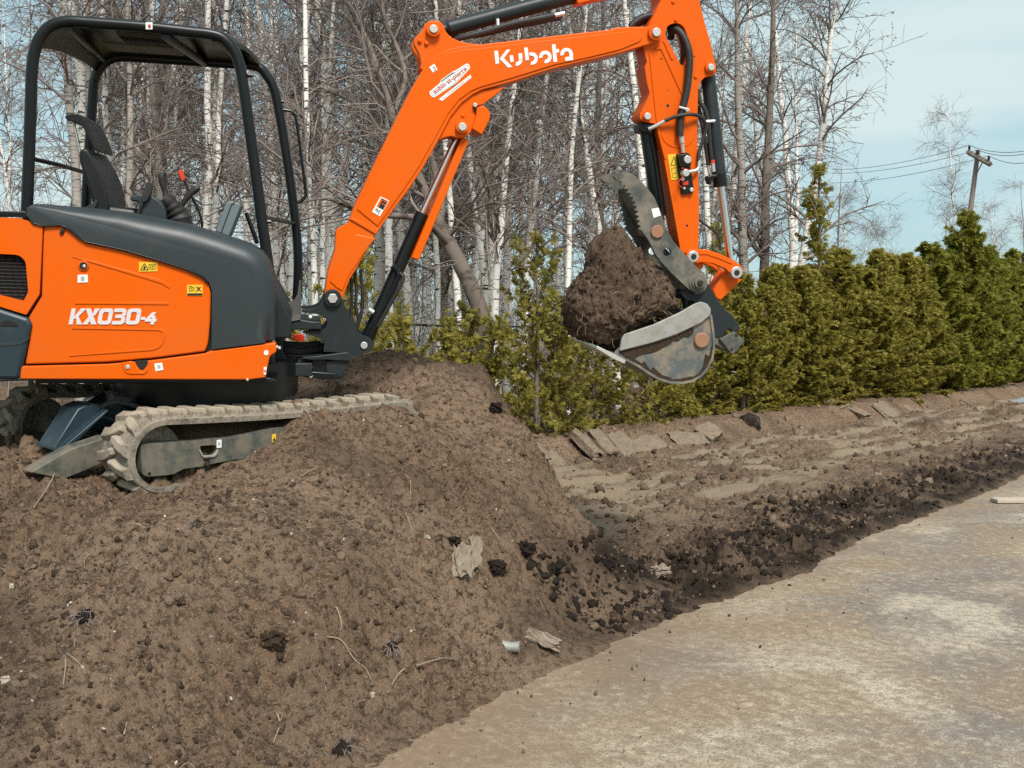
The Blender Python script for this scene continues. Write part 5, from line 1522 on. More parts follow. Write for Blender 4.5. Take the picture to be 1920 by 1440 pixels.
# trunks one can follow in the photograph: foot and top pixels, distance, width in px, bark
TRACED = [
    # x at y=560, x at y=280, x at y=0, distance, width, bark, label
    (592, 584, 578, 13.0, 13, 'birch', 'slim white birch just beyond the far canopy post'),
    (612, 618, 640, 14.5, 12, 'birch', 'slim white birch close behind the boom foot'),
    (735, 727, 720, 16.0, 17, 'birch', 'white birch half hidden by the lower boom'),
    (822, 812, 800, 17.5, 13, 'birch', 'thin white birch between boom cylinder and leaning brown trunk'),
    (860, 838, 815, 15.5, 15, 'birch', 'white birch in front of the leaning brown trunk'),
    (912, 880, 860, 16.5, 15, 'birch', 'white birch leaning away behind the brown trunk'),
    (930, 952, 985, 16.0, 17, 'birch', 'white birch slanting up from behind the leaning brown trunk'),
    (985, 1010, 1045, 18.0, 15, 'birch', 'white birch behind the tallest cedar of the sparse row'),
    (1066, 1072, 1100, 16.5, 13, 'birch', 'straight thin white birch beside the heaped bucket soil'),
    (1150, 1105, 1070, 18.0, 18, 'birch', 'white birch leaning towards the dark boom underside'),
    (1215, 1195, 1165, 17.0, 20, 'birch', 'thick white birch directly behind the dipper arm'),
    (1330, 1318, 1300, 17.0, 16, 'birch', 'white birch showing behind the bucket cylinder rod'),
    (1398, 1383, 1374, 18.5, 21, 'birch_grey', 'pale thick birch just past the bucket cylinder'),
    (1432, 1442, 1452, 19.0, 21, 'bark_dark', 'dark brown bare tree beside the pale thick birch'),
    (1490, 1537, 1568, 19.5, 17, 'birch', 'white birch slanting towards the open sky, last of the near wood'),
    (148, 138, 122, 14.0, 20, 'birch_grey', 'grey birch framed by the rear canopy posts, nearer the rear post'),
    (172, 163, 166, 15.5, 15, 'birch_grey', 'grey birch standing just behind the far rear canopy post'),
    (300, 290, 268, 17.0, 16, 'birch_grey', 'pale grey birch seen above the joystick through the canopy'),
    (392, 408, 425, 16.0, 14, 'birch', 'white birch seen above the grey control box through the canopy'),
    (246, 244, 236, 15.0, 17, 'birch_grey', 'grey birch seen just right of the seat back through the canopy'),
]
for k, (xb, xm, xt, Yd, wpx, kind, label) in enumerate(TRACED):
    rng = np.random.default_rng(300 + k)
    Yo = Yd
    while bank_tn(at(xb, 0, Yd)[0], Yd)[1] < 2.7: Yd += 0.3
    foot = at(xb + (xb - xm) * 0.25, 640, Yd); foot[2] = WOOD_Z
    H = 9.0 + 3.5 * rng.random()
    zc = [WOOD_Z - 0.3, at(0, 560, Yd)[2], at(0, 280, Yd)[2], at(0, 0, Yd)[2], H]
    xc = [foot[0], at(xb, 0, Yd)[0], at(xm, 0, Yd)[0], at(xt, 0, Yd)[0], at(xt + (xt - xm) * 0.6, 0, Yd)[0]]
    zz = np.linspace(zc[0], H, 16)
    order = np.argsort(zc)
    xx = np.interp(zz, np.array(zc)[order], np.array(xc)[order]) + np.cumsum(rng.normal(0, 0.012, 16))
    yy = Yd + np.cumsum(rng.normal(0, 0.03, 16))
    r0 = wpx * Yd / F_PX / 2
    rr = r0 * (1 - np.linspace(0, 1, 16) ** 1.3 * 0.85)
    tl_ = np.stack([xx - foot[0], yy - Yd, zz - WOOD_Z], -1)
    sparse = xb < 200 or xb > 1480
    (tv, tf_), (cv_, cf_) = bare_tree(400 + k, tl_, rr, nb=26, blen=(1.0, 2.6), t0=0.26, sub=7, twig=4.2, twr=0.0048, droop=0.25, catkin=500 if sparse else 0)
    tm = np_mesh('trunk', tv, tf_); tm.materials.append(M[kind])
    cm = np_mesh('crown', cv_, cf_, False); cm.materials.append(M['twig'])
    r = put_tree(shade_name(kind), (foot[0], Yd, WOOD_Z), tm, cm)
    tag(r, label, 'tree', 'birches behind the hedge' if kind != 'bark_dark' else 'bare brown trees')

# old brown tree leaning from the hedge up behind the boom
Yd = 13.6
main_px = [(915, 665), (908, 610), (896, 570), (880, 530), (860, 490), (838, 450), (822, 415), (800, 365), (770, 300), (735, 215), (715, 150), (690, 80), (655, 10), (620, -60)]
wpx = [36, 33, 31, 30, 29, 28, 22, 19, 17, 15, 13, 11, 9, 6]
tl_ = np.array([at(x, y, Yd) for x, y in main_px]); rr = np.array(wpx) * Yd / F_PX / 2
tl_[0, 2] = min(tl_[0, 2], 0.2)
foot = np.array([tl_[0, 0], Yd, 0.2])
limbs = [([(822, 418), (826, 380), (818, 330), (806, 280), (800, 220), (812, 150), (830, 90), (850, 20), (880, -60)], [20, 18, 15, 12, 10, 9, 8, 7, 5]),
         ([(842, 458), (815, 430), (790, 410), (740, 405), (690, 400), (650, 385), (610, 372), (560, 380)], [18, 14, 12, 10, 9, 8, 6, 4]),
         ([(735, 215), (760, 150), (745, 90), (722, 40), (715, -20)], [12, 10, 9, 8, 6]),
         ([(770, 300), (720, 250), (660, 190), (600, 170), (540, 180)], [10, 8, 7, 5, 3]),
         ([(838, 450), (880, 400), (930, 380), (985, 400)], [9, 6, 4, 3])]
parts = [tubes(tl_[None] - foot, rr[None], 12)]
seeds = []
for pts, w in limbs:
    q = np.array(spline([at(x, y, Yd + 0.25 * i * (1 if len(pts) % 2 else -1)) for i, (x, y) in enumerate(pts)], 3)) - foot
    w2 = np.interp(np.linspace(0, 1, len(q)), np.linspace(0, 1, len(w)), w) * Yd / F_PX / 2
    parts.append(tubes(q[None], w2[None], 8))
    seeds.append((q, w2))
tv, tf_ = join(parts)
rng = np.random.default_rng(77)
cps = []
for q, w2 in seeds + [(tl_[4:] - foot, rr[4:])]:
    B, RB = sprout(rng, q[None], w2[None], 12, 0.25, 1.0, (0.8, 2.0), (0.5, 1.2), 0.2, 6, 0.2, 0.5, 0.008, 0.1)
    C, RC = sprout(rng, B, RB, 46, 0.15, 1, (0.4, 1.1), (0.4, 1.1), 0.15, 5, 0.25, 0.6, 0.005)
    E, RE = sprout(rng, C, RC, 170, 0.1, 1, (0.2, 0.6), (0.4, 1.1), 0.05, 3, 0.25, 0.8, 0.004)
    cps += [tubes(B, RB, 5), tubes(C, RC, 3), tubes(E, RE, 3)]
cv_, cf_ = join(cps)
tm = np_mesh('trunk', tv, tf_); tm.materials.append(M['bark_dark'])
cm = np_mesh('crown', cv_, cf_, False); cm.materials.append(M['twig'])
r = put_tree('old_tree', tuple(foot), tm, cm)
tag(r, 'thick brown leaning tree forking behind the boom cylinder', 'tree')

# the rest of the wood
spots = []
tries = 0
while len(spots) < 26 and tries < 9000:
    tries += 1
    Yd = 17 + 20 * rngF.random()
    u = -0.62 + 0.98 * rngF.random()
    X = u * Yd
    t_, n_ = bank_tn(X, Yd)
    if n_ < 5.0: continue
    if u > 0.29 - 0.004 * (Yd - 15): continue
    if u < -0.33 and rngF.random() < 0.65: continue
    if any((X - a) ** 2 + (Yd - b) ** 2 < 0.55 for a, b in spots): continue
    spots.append((X, Yd))
for k, (X, Yd) in enumerate(spots):
    tm, cm, kind = PROTO[int(rngF.integers(0, len(PROTO)))]
    r = put_tree(shade_name(kind), (X, Yd, WOOD_Z), tm, cm, rot=6.28 * rngF.random(), sc=0.85 + 0.4 * rngF.random())
    if kind == 'birch':
        tag(r, 'slender white birch in the dense bare wood behind the hedge', 'tree', 'white birches of the wood')
    elif kind == 'birch_grey':
        tag(r, 'grey barked birch in the dense bare wood behind the hedge', 'tree', 'grey birches of the wood')
    else:
        tag(r, 'dark barked bare tree in the dense wood behind the hedge', 'tree', 'dark trees of the wood')
spots2 = []
tries = 0
while len(spots2) < 76 and tries < 9000:
    tries += 1
    Yd = 15.5 + 16 * rngF.random()
    u = -0.42 + 0.70 * rngF.random()
    X = u * Yd
    if bank_tn(X, Yd)[1] < 4.0 or any((X - a) ** 2 + (Yd - b) ** 2 < 0.3 for a, b in spots + spots2): continue
    spots2.append((X, Yd))
    tm, cm, kind = SPARSE[int(rngF.integers(0, 4))]
    r = put_tree('birch_tree', (X, Yd, WOOD_Z), tm, cm, rot=6.28 * rngF.random(), sc=0.85 + 0.4 * rngF.random())
    tag(r, 'slender white birch in the dense bare wood behind the hedge', 'tree', 'white birches of the wood')
# thin far trees in the open part on the right
FAR = [(1655, 62, 0.78, 1), (1590, 55, 0.8, 3), (1770, 66, 1.0, 2), (1795, 66, 1.32, 0), (1720, 85, 0.7, 4), (1860, 58, 0.72, 5), (1895, 60, 0.85, 7), (1925, 57, 0.9, 6), (1690, 78, 0.62, 8), (1620, 60, 0.8, 2), (1945, 64, 0.8, 1),
       (1560, 52, 0.85, 4), (1740, 90, 0.7, 3), (1835, 72, 0.7, 6), (1880, 78, 0.8, 0), (1665, 50, 0.5, 8), (1600, 47, 0.62, 7)]
for x, Yd, sc, k in FAR:
    tm, cm, kind = PROTO[k]
    X = (x - 960) / F_PX * Yd
    r = put_tree('bare_tree', (X, Yd, 0.2), tm, cm, rot=x * 0.37, sc=sc)
    if x == 1795:
        tag(r, 'tall thin far tree rising behind the utility pole', 'tree')
    else:
        tag(r, 'thin far bare tree in the open sky beyond the hedge', 'tree', 'far bare trees')

# brushwood that fills the wood from knee height up: uncountable
rng = np.random.default_rng(9)
n = 800
Yd = 16 + 36 * rng.random(n) ** 1.1
uu = -0.60 + 1.10 * rng.random(n)
X = uu * Yd
t_, n_ = bank_tn(X, Yd)
ok = (n_ > 2.6) & ((uu < 0.33) | (rng.random(n) < 0.5))
X, Yd = X[ok], Yd[ok]; n = len(X)
H = (1.2 + 2.2 * rng.random(n)) * np.where(X / Yd > 0.30, 0.8, 1.0)
K = 7
d = np.stack([rng.normal(0, 0.14, n), rng.normal(0, 0.14, n), np.ones(n)], -1)
P = [np.stack([X, Yd, np.full(n, WOOD_Z - 0.1)], -1)]
for k in range(1, K):
    d = unit(d + 0.10 * rng.normal(size=(n, 3)))
    P.append(P[-1] + d * (H / (K - 1))[:, None])
P = np.stack(P, 1)
Rr = (0.006 + 0.010 * rng.random(n))[:, None] * np.linspace(1, 0.35, K)[None]
C, RC = sprout(rng, P, Rr, n * 7, 0.1, 1.0, (0.3, 0.9), (0.3, 0.9), 0.4, 4, 0.2, 0.8, 0.005)
E, RE = sprout(rng, C, RC, n * 16, 0.1, 1.0, (0.15, 0.45), (0.3, 0.9), 0.25, 3, 0.2, 0.9, 0.0045)
V, F = join([tubes(P, Rr, 4), tubes(C, RC, 3), tubes(E, RE, 3)])
o = mesh_obj('undergrowth', np_mesh('undergrowth', V, F, False), M['twig_pale'])
tag(o, 'tangle of bare brown brushwood filling the wood behind the hedge', kind='stuff')
# far bank of scrub closing the view at ground level
n = 520
Yd = 50 + 55 * rng.random(n); uu = -0.62 + 1.3 * rng.random(n); X = uu * Yd
H = 2.0 + 4.0 * rng.random(n) * np.where(uu > 0.25, 0.7, 1.0)
d = np.stack([rng.normal(0, 0.12, n), rng.normal(0, 0.12, n), np.ones(n)], -1)
P = [np.stack([X, Yd, np.full(n, 0.0)], -1)]
for k in range(1, 6):
    d = unit(d + 0.08 * rng.normal(size=(n, 3))); P.append(P[-1] + d * (H / 5)[:, None])
P = np.stack(P, 1); Rr = (0.02 + 0.03 * rng.random(n))[:, None] * np.linspace(1, .3, 6)[None]
C, RC = sprout(rng, P, Rr, n * 9, 0.05, 1.0, (0.6, 1.8), (0.3, 0.9), 0.4, 4, 0.15, 0.7, 0.012)
E, RE = sprout(rng, C, RC, n * 22, 0.1, 1.0, (0.3, 0.9), (0.3, 0.9), 0.25, 3, 0.2, 0.9, 0.010)
V, F = join([tubes(P, Rr, 4), tubes(C, RC, 3), tubes(E, RE, 3)])
o = mesh_obj('far_scrub', np_mesh('far_scrub', V, F, False), M['twig_pale'])
tag(o, 'distant bare scrub closing the view beyond the wood', kind='stuff')

# ------------------------------------------------------------------ cedars of the hedge
def frond_template():
    V, F = [], []
    def leaf(x0, y0, dx, dy, L, w):
        d = np.array([dx, dy, 0.0]); d /= np.linalg.norm(d)
        s = np.array([-d[1], d[0], 0])
        b = np.array([x0, y0, 0.0])
        i = len(V)
        V.extend([b, b + d * L * 0.45 + s * w + np.array([0, 0, .03]), b + d * L, b + d * L * 0.45 - s * w - np.array([0, 0, .03])])
        F.append((i, i + 1, i + 2, i + 3))
    leaf(0, 0, 1, 0, 1.0, 0.085)
    for k, (x, L) in enumerate([(0.12, .55), (0.42, .50)]):
        leaf(x, 0, 0.74, 0.67, L, 0.10); leaf(x + 0.10, 0, 0.74, -0.67, L, 0.10)
    return np.array(V), np.array(F)
FV, FF = frond_template()

def cedar(seed, H, W, nf, open_=0.0, top=1.0, size=0.15):
    """thuja: trunk polyline plus flat drooping sprays carried on many branches"""
    rng = np.random.default_rng(seed)
    tl_ = trunk_line(rng, H, 10, 0.02, 0.015)
    rr = (0.018 + 0.012 * H) * (1 - np.linspace(0, 1, 10) * 0.85)
    P = tl_[None]; Rr = rr[None]
    nb = int(55 * H * (1 - 0.5 * open_))
    par_t = rng.random(nb) ** 0.9 * 0.94 + 0.03
    f = par_t * 9; i = np.clip(f.astype(int), 0, 8); u = (f - i)[:, None]
    base = tl_[i] * (1 - u) + tl_[i + 1] * u
    az = 2 * pi * rng.random(nb)
    prof = W * np.clip((1 - par_t) ** 0.48 * (0.60 + 0.40 * np.minimum(par_t / 0.16, 1)), 0.05, None) * (0.45 + 0.85 * rng.random(nb))
    if open_: prof *= 0.5 + 0.9 * (np.sin(par_t * 23 + az * 2) > 0.0)
    d = unit(np.stack([np.cos(az), np.sin(az), 0.35 + 1.1 * par_t ** 2 + 0.25 * rng.normal(size=nb)], -1))
    pts = [base]
    for k in range(1, 5):
        d = unit(d + 0.12 * rng.normal(size=(nb, 3)) + np.array([0, 0, 0.08]))
        pts.append(pts[-1] + d * (prof / 4)[:, None])
    B = np.stack(pts, 1); RB = np.linspace(0.008, 0.003, 5)[None].repeat(nb, 0)
    # fronds weighted to the outer ends
    wts = prof / prof.sum()
    par = rng.choice(nb, nf, p=wts)
    tt = 0.22 + 0.80 * rng.random(nf) ** 0.75
    f = np.clip(tt, 0, 1) * 4; i = np.clip(f.astype(int), 0, 3); u = (f - i)[:, None]
    b = B[par, i] * (1 - u) + B[par, i + 1] * u
    out = unit(B[par, 4] - B[par, 0])
    dirv = unit(out + 0.65 * rng.normal(size=(nf, 3)) + np.array([0, 0, 0.05]))
    side = unit(np.cross(dirv, rng.normal(size=(nf, 3)) * 0.8 + np.array([0, 0, 0.6])))
    nor = np.cross(dirv, side)
    s = size * (0.55 + 0.75 * rng.random(nf))
    V = b[:, None, :] + s[:, None, None] * (FV[None, :, 0:1] * dirv[:, None, :] + FV[None, :, 1:2] * side[:, None, :] + FV[None, :, 2:3] * nor[:, None, :])
    V[..., 2] -= (0.25 * s)[:, None] * (FV[None, :, 0] ** 2)
    F = (FF[None] + (np.arange(nf) * len(FV))[:, None, None]).reshape(-1, 4)
    tv = join([tubes(P, Rr, 8), tubes(B, RB, 3)])
    return tv, (V.reshape(-1, 3), F)

CED = []
for k, (H, W, nf, op, mt, size) in enumerate([(3.6, 0.90, 15000, 0, 'cedar', .115), (3.6, 0.85, 15000, 0, 'cedar', .115), (3.7, 0.90, 15000, 0, 'cedar_green', .12),
                                              (2.3, 0.72, 2700, .35, 'cedar', .10), (2.1, 0.75, 2600, .4, 'cedar_brown', .10), (1.5, 0.60, 2000, .3, 'cedar', .095),
                                              (4.6, 0.62, 2600, .9, 'cedar', .13)]):
    (tv, tf_), (cv_, cf_) = cedar(700 + k, H, W, nf, op, size=size)
    tm = np_mesh('trunk', tv, tf_); tm.materials.append(M['bark_dark'])
    cm = np_mesh('crown', cv_, cf_, False); cm.materials.append(M[mt])
    CED.append((tm, cm, H))

rng = np.random.default_rng(21)
def put_cedar(t_, n_, proto, h, label, group=None, z=0.28):
    X, Y = bank_pt(t_, n_)
    tm, cm, H = CED[proto]
    r = put_tree('cedar_tree', (X, Y, z), tm, cm, rot=6.28 * rng.random(), sc=h / H)
    wd = h / H * ((1.0 + 0.5 * rng.random()) if proto < 3 else (0.8 + 0.35 * rng.random()))
    r.scale = (wd, wd, h / H)
    tag(r, label, 'cedar', group)
# sparse young cedars behind the mound, then the dense hedge running away
for t_, n_, p, h in [(-4.4, 1.1, 5, 1.5), (-3.6, 0.9, 5, 1.45), (-2.75, 1.2, 5, 1.7), (-1.4, 1.0, 5, 1.6), (-0.85, 0.8, 5, 1.45), (-0.3, 1.1, 4, 1.6), (0.3, 1.15, 5, 1.5), (-1.9, 1.7, 5, 1.55)]:
    put_cedar(t_, n_, p, h, 'low young cedar at the back of the soil mound, under knee of the boom', 'low cedars behind the mound')
put_cedar(-2.15, 0.9, 3, 2.15, 'young cedar rising behind the boom cylinder foot')
put_cedar(0.95, 0.95, 3, 2.55, 'thin see-through cedar, tallest of the sparse row left of the bucket')
put_cedar(1.3, 0.9, 4, 1.7, 'loose cedar under the heaped soil of the bucket')
for k, (t_, h) in enumerate([(1.9, 1.7), (2.5, 1.75), (3.1, 1.8), (3.7, 1.8), (4.3, 1.9)]):
    put_cedar(t_, 0.95 + 0.3 * rng.random(), [3, 4, 3, 3, 0][k], h, 'shoulder high cedar below and behind the excavator bucket', 'cedars below the bucket')
tpos = 4.9
k = 0
while tpos < 27:
    h = np.interp(tpos, [4.9, 6.5, 9, 12, 16, 22, 27], [2.0, 2.25, 2.65, 3.0, 3.25, 3.6, 3.8]) * (0.92 + 0.17 * rng.random())
    p = [0, 1, 0][k % 3] if tpos < 15.5 else 2
    if tpos < 15.5:
        lab, grp = 'olive green cedar in the dense hedge past the bucket', 'olive cedars of the hedge'
    else:
        lab, grp = 'deep green tall cedar at the far end of the hedge', 'deep green cedars of the hedge'
    put_cedar(tpos, 1.05 + 0.35 * rng.random(), p, h, lab, grp)
    tpos += 0.48 + 0.22 * rng.random()
    k += 1
put_cedar(10.4, 1.3, 6, 4.75, 'lanky open cedar towering over the hedge')
put_cedar(6.8, 1.6, 6, 3.3, 'lanky thin cedar beside the bucket linkage, browned')
put_cedar(18.6, 1.1, 2, 4.5, 'pointed brown-tipped cedar, highest at the far end of the hedge')

# ------------------------------------------------------------------ wire fence in the wood, utility pole
fe = empty('wire_fence', (*bank_pt(-2, 4.6), WOOD_Z))
tag(fe, 'thin dark wire fence with slim posts among the birches', 'fence')
fo = np.array(fe.location)
fp = [np.array([*bank_pt(s, 4.6), WOOD_Z]) for s in np.arange(-9, 9, 2.6)]
for p in fp:
    tube_w('post', [p - [0, 0, .3], p + [0, 0, 1.55]], 0.03, M['black'], fe, 8, off=fo)
for z in (0.15, 0.8, 1.5):
    tube_w('rail', [p + [0, 0, z] for p in fp], 0.012 if z < 1 else 0.018, M['black'], fe, 6, off=fo)

Yd = 43.0
t = NT('weathered_pole_wood')
v = t.coord(scale=(6, 6, 0.6))
t.color(t.mix(t.noise(v, 4, 5, 0.6), (0.13, 0.105, 0.09, 1), (0.27, 0.225, 0.195, 1))); t.rough(0.9)
M['pole'] = t.m
pb, ptp = at(1815, 430, Yd), at(1833, 290, Yd)
pb = pb + (pb - ptp) * ((pb[2] - 0.0) / (ptp[2] - pb[2]))
po = empty('utility_pole', tuple(pb))
tag(po, 'leaning wooden utility pole with slanted crossarm and wires', 'utility pole')
tube_w('pole', [pb, pb * .5 + ptp * .5, ptp + (ptp - pb) * 0.02], [0.14, 0.115, 0.09], M['pole'], po, 12, off=pb)
ca, cb = at(1815, 285, Yd + 0.5), at(1857, 308, Yd - 0.9)
ax = unit(cb - ca)
tube_w('crossarm', [ca, cb], 0.11, M['bark_dark'], po, 4, off=pb)
ins = []
for u in (0.06, 0.45, 0.93):
    q = ca * (1 - u) + cb * u
    tube_w('insulator', [q + [0, 0, .08], q + [0, 0, .2], q + [0, 0, .3]], [.03, .06, .03], M['darkgrey'], po, 8, off=pb)
    ins.append(q + np.array([0, 0, .3]))
tube_w('brace', [ca * .3 + cb * .7, pb * .1 + ptp * .9], 0.025, M['pole'], po, 6, off=pb)
for q, (xl, yl), (xr, yr), r_ in [(ins[0], (1560, 318), (1960, 274), .012), (ins[1], (1560, 325), (1960, 277), .012), (ins[2], (1560, 343), (1960, 295), .012)]:
    A, B_ = at(xl, yl, 62.0), at(xr, yr, 36.0)
    L = []
    for k in range(25):
        u = k / 24
        if u < 0.5:
            s = u * 2; p = A * (1 - s) + q * s
        else:
            s = u * 2 - 1; p = q * (1 - s) + B_ * s
        p = p + np.array([0, 0, -0.25 * (1 - (2 * s - 1) ** 2)])
        L.append(p)
    w_ = tube_w('wire', L, r_, M['black'], po, 5, off=pb)
# ------------------------------------------------------------------ soil heaped in the bucket
def lump_noise(p, s, seed):
    x, y, z = p[..., 0] * s, p[..., 1] * s, p[..., 2] * s
    return (perlin(x + y * 0.6, z + y * 0.5, seed) + perlin(y - z * 0.4, x + z * 0.7, seed + 3) + perlin(z + x * 0.3, y - x * 0.5, seed + 6)) / 1.6

from mathutils import noise as mnoise
def n3(P, s):
    Q = P.reshape(-1, 3) * s
    return np.array([mnoise.noise((a, b, c)) for a, b, c in Q.tolist()]).reshape(P.shape[:-1])

heap_px = [(1112, 461), (1126, 440), (1143, 426), (1160, 419), (1170, 424), (1181, 442), (1195, 456), (1212, 466), (1232, 486), (1250, 512), (1276, 545), (1288, 568), (1262, 596), (1228, 612), (1190, 628), (1168, 645), (1158, 664), (1130, 660), (1100, 646), (1074, 634), (1061, 612), (1056, 585), (1057, 562), (1068, 532), (1082, 514), (1096, 498), (1104, 478)]
HC = np.array(U.px(1165, 560, 0.66))
hp = np.array([U.px(x, y, 0.66) for x, y in heap_px]) - HC
ha = np.unwrap(np.arctan2(hp[:, 1], hp[:, 0])); hr = np.linalg.norm(hp, axis=1)
o_ = np.argsort(ha % (2 * pi)); ha, hr = (ha % (2 * pi))[o_], hr[o_]
bmh = bmesh.new()
bmesh.ops.create_icosphere(bmh, subdivisions=6, radius=1.0)
DV = np.array([v.co[:] for v in bmh.verts]); F = np.array([[v.index for v in f.verts] for f in bmh.faces]); bmh.free()
sgn = lambda v, e: np.sign(v) * np.abs(v) ** e
PH = np.arctan2(DV[:, 2], DV[:, 0]) % (2 * pi)
sp_ = np.sqrt(DV[:, 0] ** 2 + DV[:, 2] ** 2)
Rh = np.interp(PH, ha, hr, period=2 * pi)
rs = sgn(sp_, 0.78)
lat = 0.745 + 0.275 * sgn(DV[:, 1], 0.8)
lx = HC[0] + Rh * rs * np.cos(PH); lz = HC[1] + Rh * rs * np.sin(PH)
W_ = U.O + lx[:, None] * U.f + lat[:, None] * U.l + lz[:, None] * U.n
cen = U.w(HC[0], 0.745, HC[1])
nrm = unit(W_ - cen)
dsp = 0.048 * n3(W_, 4) + 0.032 * np.abs(n3(W_, 11)) + 0.018 * np.abs(n3(W_, 26)) + 0.013 * n3(W_, 50) + 0.010 * n3(W_, 100)
W_ = W_ + nrm * (dsp - 0.042)[:, None]
ho = np.array(U.w(HC[0], 0.745, HC[1] - 0.25))
o = mesh_obj('soil_heap', np_mesh('soil_heap', W_.reshape(-1, 3) - ho, F), M['soil_wet'])
o.location = tuple(ho)
tag(o, 'rounded heap of dark brown soil held between bucket and thumb', 'soil')
rngc = np.random.default_rng(17)
nv = len(W_); pick = rngc.choice(nv, 1500)
hn = unit(W_ - cen)
cs = 0.003 + 0.012 * rngc.random(1500) ** 5
A_ = np.linalg.qr(rngc.normal(size=(1500, 3, 3)))[0]
bmh = bmesh.new(); bmesh.ops.create_icosphere(bmh, subdivisions=1, radius=1.0)
cv0 = np.array([v.co[:] for v in bmh.verts]); cf0 = np.array([[v.index for v in f.verts] for f in bmh.faces]); bmh.free()
CV = ((cv0[None] * (1 + 0.25 * rngc.normal(size=(1500, len(cv0), 1)))) @ A_) * cs[:, None, None] + (W_[pick] - ho)[:, None, :]
CF = (cf0[None] + (np.arange(1500) * len(cv0))[:, None, None]).reshape(-1, 3)
oc = mesh_obj('crumbs', np_mesh('crumbs', CV, CF, False), M['clod'], o)
oc['kind'] = 'stuff'
pk = rngc.choice(nv, 70)
dd = unit(hn[pk] + 0.6 * rngc.normal(size=(70, 3)))
RP = [W_[pk] - ho]
for k in range(1, 6):
    dd = unit(dd + 0.35 * rngc.normal(size=(70, 3)) + np.array([0, 0, -0.35])); RP.append(RP[-1] + dd * (0.008 + 0.016 * rngc.random(70) ** 2)[:, None])
VR, FR = tubes(np.stack(RP, 1), np.full((70, 6), 0.0013), 4)
RTS = (VR, FR, o)

# ------------------------------------------------------------------ soil packed on the near track frame
ss_, hh_ = np.meshgrid(np.linspace(0, 1, 90), np.linspace(0, 1, 34), indexing='ij')
sx_ = 0.30 + 1.22 * ss_
top = 0.325 + 0.02 * np.sin(ss_ * 7)
bot = 0.16 + 0 * ss_
hz = bot + (top - bot) * hh_
la = 0.075 - 0.035 * (1 - hh_) * 1.0 + 0.05 * hh_ ** 2 + 0.05 * sstep(.06, 0, ss_)
W_ = T.O + sx_[..., None] * T.f + la[..., None] * T.l + hz[..., None] * T.n
W_ = W_ - T.l * (0.030 * lump_noise(W_, 12, 5) + 0.02 * lump_noise(W_, 30, 6) + 0.012 * lump_noise(W_, 60, 8))[..., None]
back = T.O + sx_[..., None] * T.f + (la * 0 + 0.24)[..., None] * T.l + hz[..., None] * T.n
V = np.concatenate([W_.reshape(-1, 3), back.reshape(-1, 3)])
idx = np.arange(90 * 34).reshape(90, 34); n0 = 90 * 34
Fs = [np.stack([idx[:-1, :-1], idx[1:, :-1], idx[1:, 1:], idx[:-1, 1:]], -1).reshape(-1, 4)]
Fs.append(Fs[0][:, ::-1] + n0)
for e in (idx[0], idx[-1], idx[:, 0], idx[:, -1]):
    Fs.append(np.stack([e[:-1], e[1:], e[1:] + n0, e[:-1] + n0], -1))
o = mesh_obj('packed_soil', np_mesh('packed_soil', V - T.O, np.concatenate(Fs)), M['clod'])
o.location = tuple(T.O)
tag(o, 'brown soil packed above the frame inside the near track', 'soil')

# ------------------------------------------------------------------ clods, pebbles and roots on the soil
def ico(sub):
    bm = bmesh.new()
    bmesh.ops.create_icosphere(bm, subdivisions=sub, radius=1.0)
    V = np.array([v.co[:] for v in bm.verts]); F = np.array([[v.index for v in f.verts] for f in bm.faces])
    bm.free()
    return V, F
IV, IF = ico(1)
def scatter(name, n, seed, accept, size, mat, squash=0.7, sink=0.42, jag=0.6, umin=-0.6, umax=0.55, ymin=2.6, ymax=12.0, kindlabel=None, flatz=None):
    rng = np.random.default_rng(seed)
    u = umin + (umax - umin) * rng.random(n * 4)
    Y = ymin * (ymax / ymin) ** rng.random(n * 4)
    X = u * Y
    z, mo, sm = soil_full(X, Y)
    sd = edge_sd(X, Y)
    ok = accept(X, Y, z, sd, rng)
    X, Y, z = X[ok][:n], Y[ok][:n], z[ok][:n]
    if flatz is not None: z = z * 0 + flatz
    m = len(X)
    s = size(rng, m)
    A = np.linalg.qr(rng.normal(size=(m, 3, 3)))[0]
    jit = 1 + np.clip(jag * rng.normal(size=(m, len(IV), 1)) * 0.5, -0.55, 0.7)
    sc = np.stack([np.ones(m), 0.6 + 0.4 * rng.random(m), squash * (0.6 + 0.5 * rng.random(m))], -1)
    V = (IV[None] * jit * sc[:, None, :]) @ A * s[:, None, None]
    V = V + np.stack([X, Y, z + s * (0.5 - sink)], -1)[:, None, :]
    F = (IF[None] + (np.arange(m) * len(IV))[:, None, None]).reshape(-1, 3)
    o = mesh_obj(name, np_mesh(name, V, F, False), mat)
    ta = o.data.attributes.new('tone', 'FLOAT', 'POINT')
    ta.data.foreach_set('value', np.repeat(rng.random(m), len(IV)).astype(np.float32))
    tag(o, kindlabel, kind='stuff')
    return o
def tracks_clear(X, Y):
    d = np.stack([X - T.O[0], Y - T.O[1]], -1)
    s = d @ T.f[:2]; l = d @ (T.l[:2] / np.linalg.norm(T.l[:2]))
    return ~((s > -0.08) & (s < 1.8) & (l > -0.02) & (l < 0.32))
scatter('soil_clods', 21000, 1, lambda X, Y, z, sd, r: (sd > 0.12) & (Y < 9) & tracks_clear(X, Y) & (fbm(X * 1.7, Y * 1.7, 3, 19) + 0.35 * r.normal(size=len(X)) > -0.15), lambda r, m: 0.0032 + 0.010 * r.random(m) ** 3 + 0.022 * r.random(m) ** 14, M['clod'], kindlabel='loose brown clods strewn over the mound')
